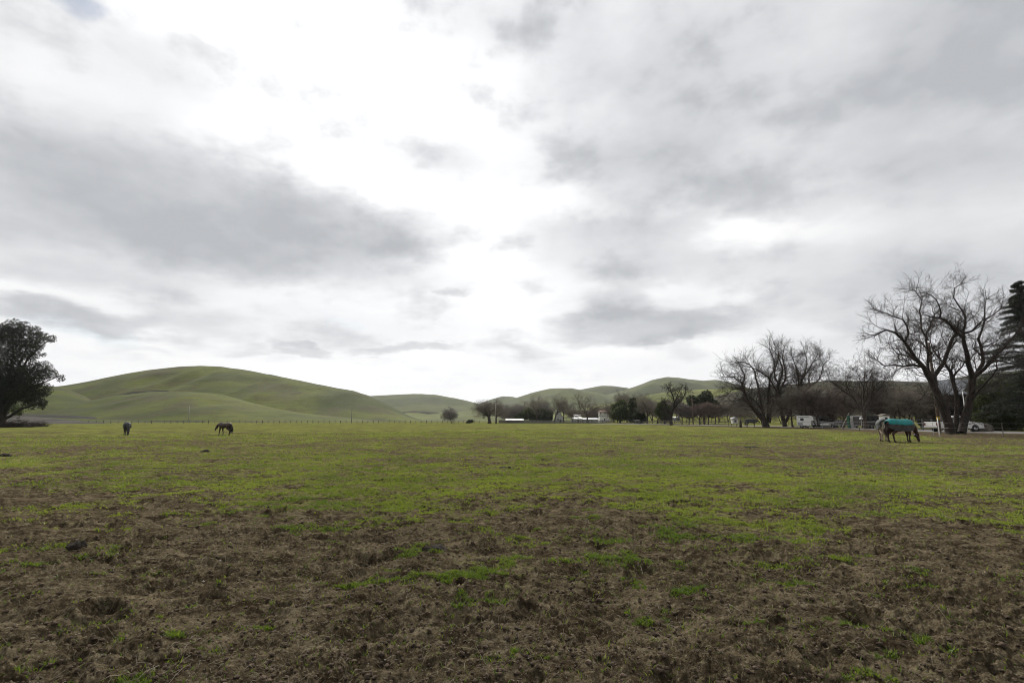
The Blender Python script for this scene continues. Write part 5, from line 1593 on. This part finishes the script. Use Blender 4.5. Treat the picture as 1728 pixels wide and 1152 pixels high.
# ------------------------------------------------------------------ buildings
def gable(name, label, cat, px0, px1, Y, eave_py, ridge_py, deep, wall, roof, openings=(), ridge_x=True, over=.35, rz=0.0):
    a, b = at(px0, Y), at(px1, Y); c = (a + b) / 2; W_ = (b.x - a.x) / 2
    root = thing(name, label, cat, c, rz)
    ze = CAMH + (708 - eave_py) * Y / F - c.z; zr = CAMH + (708 - ridge_py) * Y / F - c.z
    if ridge_x:                                    # ridge runs across the view
        MB().add([(-W_, 0, 0), (W_, 0, 0), (W_, deep, 0), (-W_, deep, 0), (-W_, 0, ze), (W_, 0, ze), (W_, deep, ze), (-W_, deep, ze), (-W_, deep / 2, zr - .03), (W_, deep / 2, zr - .03)],
                 [(0, 1, 5, 4), (1, 2, 6, 9, 5), (2, 3, 7, 6), (3, 0, 4, 8, 7), (0, 3, 2, 1), (4, 5, 9, 8), (6, 7, 8, 9)]).build('wall', wall, root)
        o = over; s = (zr - ze) / (deep / 2)
        mb = MB(); t = .12
        for sg_ in (0, 1):
            y0, y1 = (-o, deep / 2) if sg_ == 0 else (deep + o, deep / 2)
            z0 = ze - o * s
            mb.add([(-W_ - o, y0, z0), (W_ + o, y0, z0), (W_ + o, y1, zr), (-W_ - o, y1, zr), (-W_ - o, y0, z0 + t), (W_ + o, y0, z0 + t), (W_ + o, y1, zr + t), (-W_ - o, y1, zr + t)],
                   [(0, 3, 2, 1), (4, 5, 6, 7), (0, 1, 5, 4), (1, 2, 6, 5), (2, 3, 7, 6), (3, 0, 4, 7)])
        mb.build('roof', roof, root)
    else:
        MB().add([(-W_, 0, 0), (W_, 0, 0), (W_, 0, ze), (0, 0, zr - .03), (-W_, 0, ze), (-W_, deep, 0), (W_, deep, 0), (W_, deep, ze), (0, deep, zr - .03), (-W_, deep, ze)],
                 [(0, 1, 2, 3, 4), (9, 8, 7, 6, 5), (1, 6, 7, 2), (0, 4, 9, 5), (0, 5, 6, 1), (2, 7, 8, 3), (3, 8, 9, 4)]).build('wall', wall, root)
        s = (zr - ze) / W_; mb = MB(); t = .12; o = over
        for sg_ in (-1, 1):
            x0 = sg_ * (W_ + o); z0 = ze - o * s
            mb.add([(x0, -o, z0), (0, -o, zr), (0, deep + o, zr), (x0, deep + o, z0), (x0, -o, z0 + t), (0, -o, zr + t), (0, deep + o, zr + t), (x0, deep + o, z0 + t)],
                   [(0, 1, 2, 3), (7, 6, 5, 4), (0, 4, 5, 1), (1, 5, 6, 2), (2, 6, 7, 3), (3, 7, 4, 0)])
        mb.build('roof', roof, root)
    for nm, x0, x1, z0, z1 in openings:
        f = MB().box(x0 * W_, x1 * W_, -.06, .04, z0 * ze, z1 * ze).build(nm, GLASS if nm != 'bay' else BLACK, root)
        if nm != 'bay':
            MB().box(x0 * W_ - .1, x1 * W_ + .1, -.09, -.063, z1 * ze + .003, z1 * ze + .13).build('frame', WHITE, f)
    return root


gable('farm_house', 'white gabled farm house with a dark doorway behind the bare trees', 'house', 938.5, 950.5, 268, 703.5, 696.5, 9, BLUEW, ROOFG, (('door', .05, .45, 0, .62), ('window', -.6, -.3, .4, .75)), ridge_x=False)
gable('shed', 'long low shed with a white roof and dark open bays', 'shed', 854, 883, 262, 708.8, 706.6, 8, WOODD, WHROOF, (('bay', -.9, -.1, .05, .85), ('bay', .62, .95, .05, .85)))
gable('barn', 'white outbuilding with a bright stepped lower roof', 'barn', 967, 982, 270, 706.5, 703.8, 8, BLUEW, WHROOF, (('door', .0, .3, 0, .8),))
gable('barn', 'tall white block rising behind the stepped lower roof', 'barn', 969.5, 979.5, 281, 701.2, 699.4, 6, WHITE, WHROOF, (('window', -.2, .2, .6, .85),))
gable('shed', 'low pale shed between the upright bare tree and the tank house', 'shed', 984, 1009, 272, 707.5, 705, 7, BLUEW, GREYM, (('window', .2, .4, .35, .75), ('bay', -.4, -.2, .0, .8)))
# tank house: tapered lower storey, square tank room, shallow red roof
b = at(1019, 262); root = thing('tank_house', 'white tank house with a red roof and flared lower storey', 'tank house', b)
k = 262 / F; w0, w1, w2 = 8.6 * k, 7.2 * k, 8.0 * k; z1, z2 = 10.8 * k, 17.6 * k
MB().loft([[(-w0, -w0, 0), (w0, -w0, 0), (w0, w0, 0), (-w0, w0, 0)], [(-w1, -w1, z1), (w1, -w1, z1), (w1, w1, z1), (-w1, w1, z1)]]).build('lower_wall', WHITE, root)
MB().box(-w2, w2, -w2, w2, z1 + .01, z1 + .25).build('ledge', GREYM, root)
MB().box(-w2 + .08, w2 - .08, -w2 + .08, w2 - .08, z1 + .26, z2).build('upper_wall', WHITE, root)
o = .45
MB().loft([[(-w2 - o, -w2 - o, z2 + .003), (w2 + o, -w2 - o, z2 + .003), (w2 + o, w2 + o, z2 + .003), (-w2 - o, w2 + o, z2 + .003)], [(-w2 * .35, -w2 * .35, z2 + .85), (w2 * .35, -w2 * .35, z2 + .85), (w2 * .35, w2 * .35, z2 + .85), (-w2 * .35, w2 * .35, z2 + .85)]]).build('roof', RUST, root)
for x in (-.75, .1, .72):
    f = MB().box((x - .09) * w2, (x + .09) * w2, -w2 + .03, -w2 + .075, z1 + .9, z2 - .15).build('window', GLASS, root)
f = MB().box(-.1 * w0, .12 * w0, -w0 * .965 - .04, -w0 * .9, .9, 2.0).build('window', GLASS, root)
gable('farm_shed', 'low grey farm building in the gap behind the mistletoe tree', 'shed', 1139, 1148, 210, 705, 703.5, 6, GREYM, WHROOF)
gable('farm_roof_building', 'pale roofed building showing above the tangled trees', 'building', 1389, 1412, 175, 671, 667, 10, WOODD, WHROOF, rz=math.radians(-30))

# open pole barn behind the pickup
a, b2 = at(1599, 82), at(1643, 82); c = (a + b2) / 2; W_ = (b2.x - a.x) / 2; dp = 13.0
root = thing('pole_barn', 'open pole barn with a grey metal roof and dark interior behind the tallest tree', 'barn', c, math.radians(-38))
ze = CAMH + (708 - 667) * 82 / F; zr = CAMH + (708 - 643) * 88 / F
MB().box(-W_, W_, dp, dp + .15, 0, ze + 1.2).build('back_wall', WOODD, root)
MB().box(-W_ - .15, -W_, .2, dp, 0, ze).build('side_wall', WOODD, root)
MB().box(W_, W_ + .15, .2, dp, 0, ze).build('side_wall', WOODD, root)
mb = MB(); t = .12
for y0, z0, y1, zz in ((-.8, ze, dp / 2, zr), (dp + .8, ze, dp / 2, zr)):
    mb.add([(-W_ - .6, y0, z0), (W_ + .6, y0, z0), (W_ + .6, y1, zz), (-W_ - .6, y1, zz), (-W_ - .6, y0, z0 + t), (W_ + .6, y0, z0 + t), (W_ + .6, y1, zz + t), (-W_ - .6, y1, zz + t)],
           [(0, 3, 2, 1), (4, 5, 6, 7), (0, 1, 5, 4), (1, 2, 6, 5), (2, 3, 7, 6), (3, 0, 4, 7)])
mb.build('roof', ROOFG, root)
for i in range(5):
    x = -W_ + 2 * W_ * i / 4
    MB().box(x - .1, x + .1, 0, .19, -.1, ze - .02).build('post', WOODD, root)


# ------------------------------------------------------------------ damp air
def haze():
    m = bpy.data.materials.new('haze'); m.use_nodes = True
    T = NT(m.node_tree); out = T.n.new('ShaderNodeOutputMaterial'); v = T.n.new('ShaderNodeVolumePrincipled')
    v.inputs['Color'].default_value = (0.92, 0.95, 1.0, 1); v.inputs['Density'].default_value = HAZE; v.inputs['Anisotropy'].default_value = 0.2
    T.l.new(v.outputs[0], out.inputs['Volume'])
    tag(MB().box(-2450, 2450, -2450, 2450, -6, 240).build('haze', m), kind='stuff')


HAZE = 0.000055
haze()
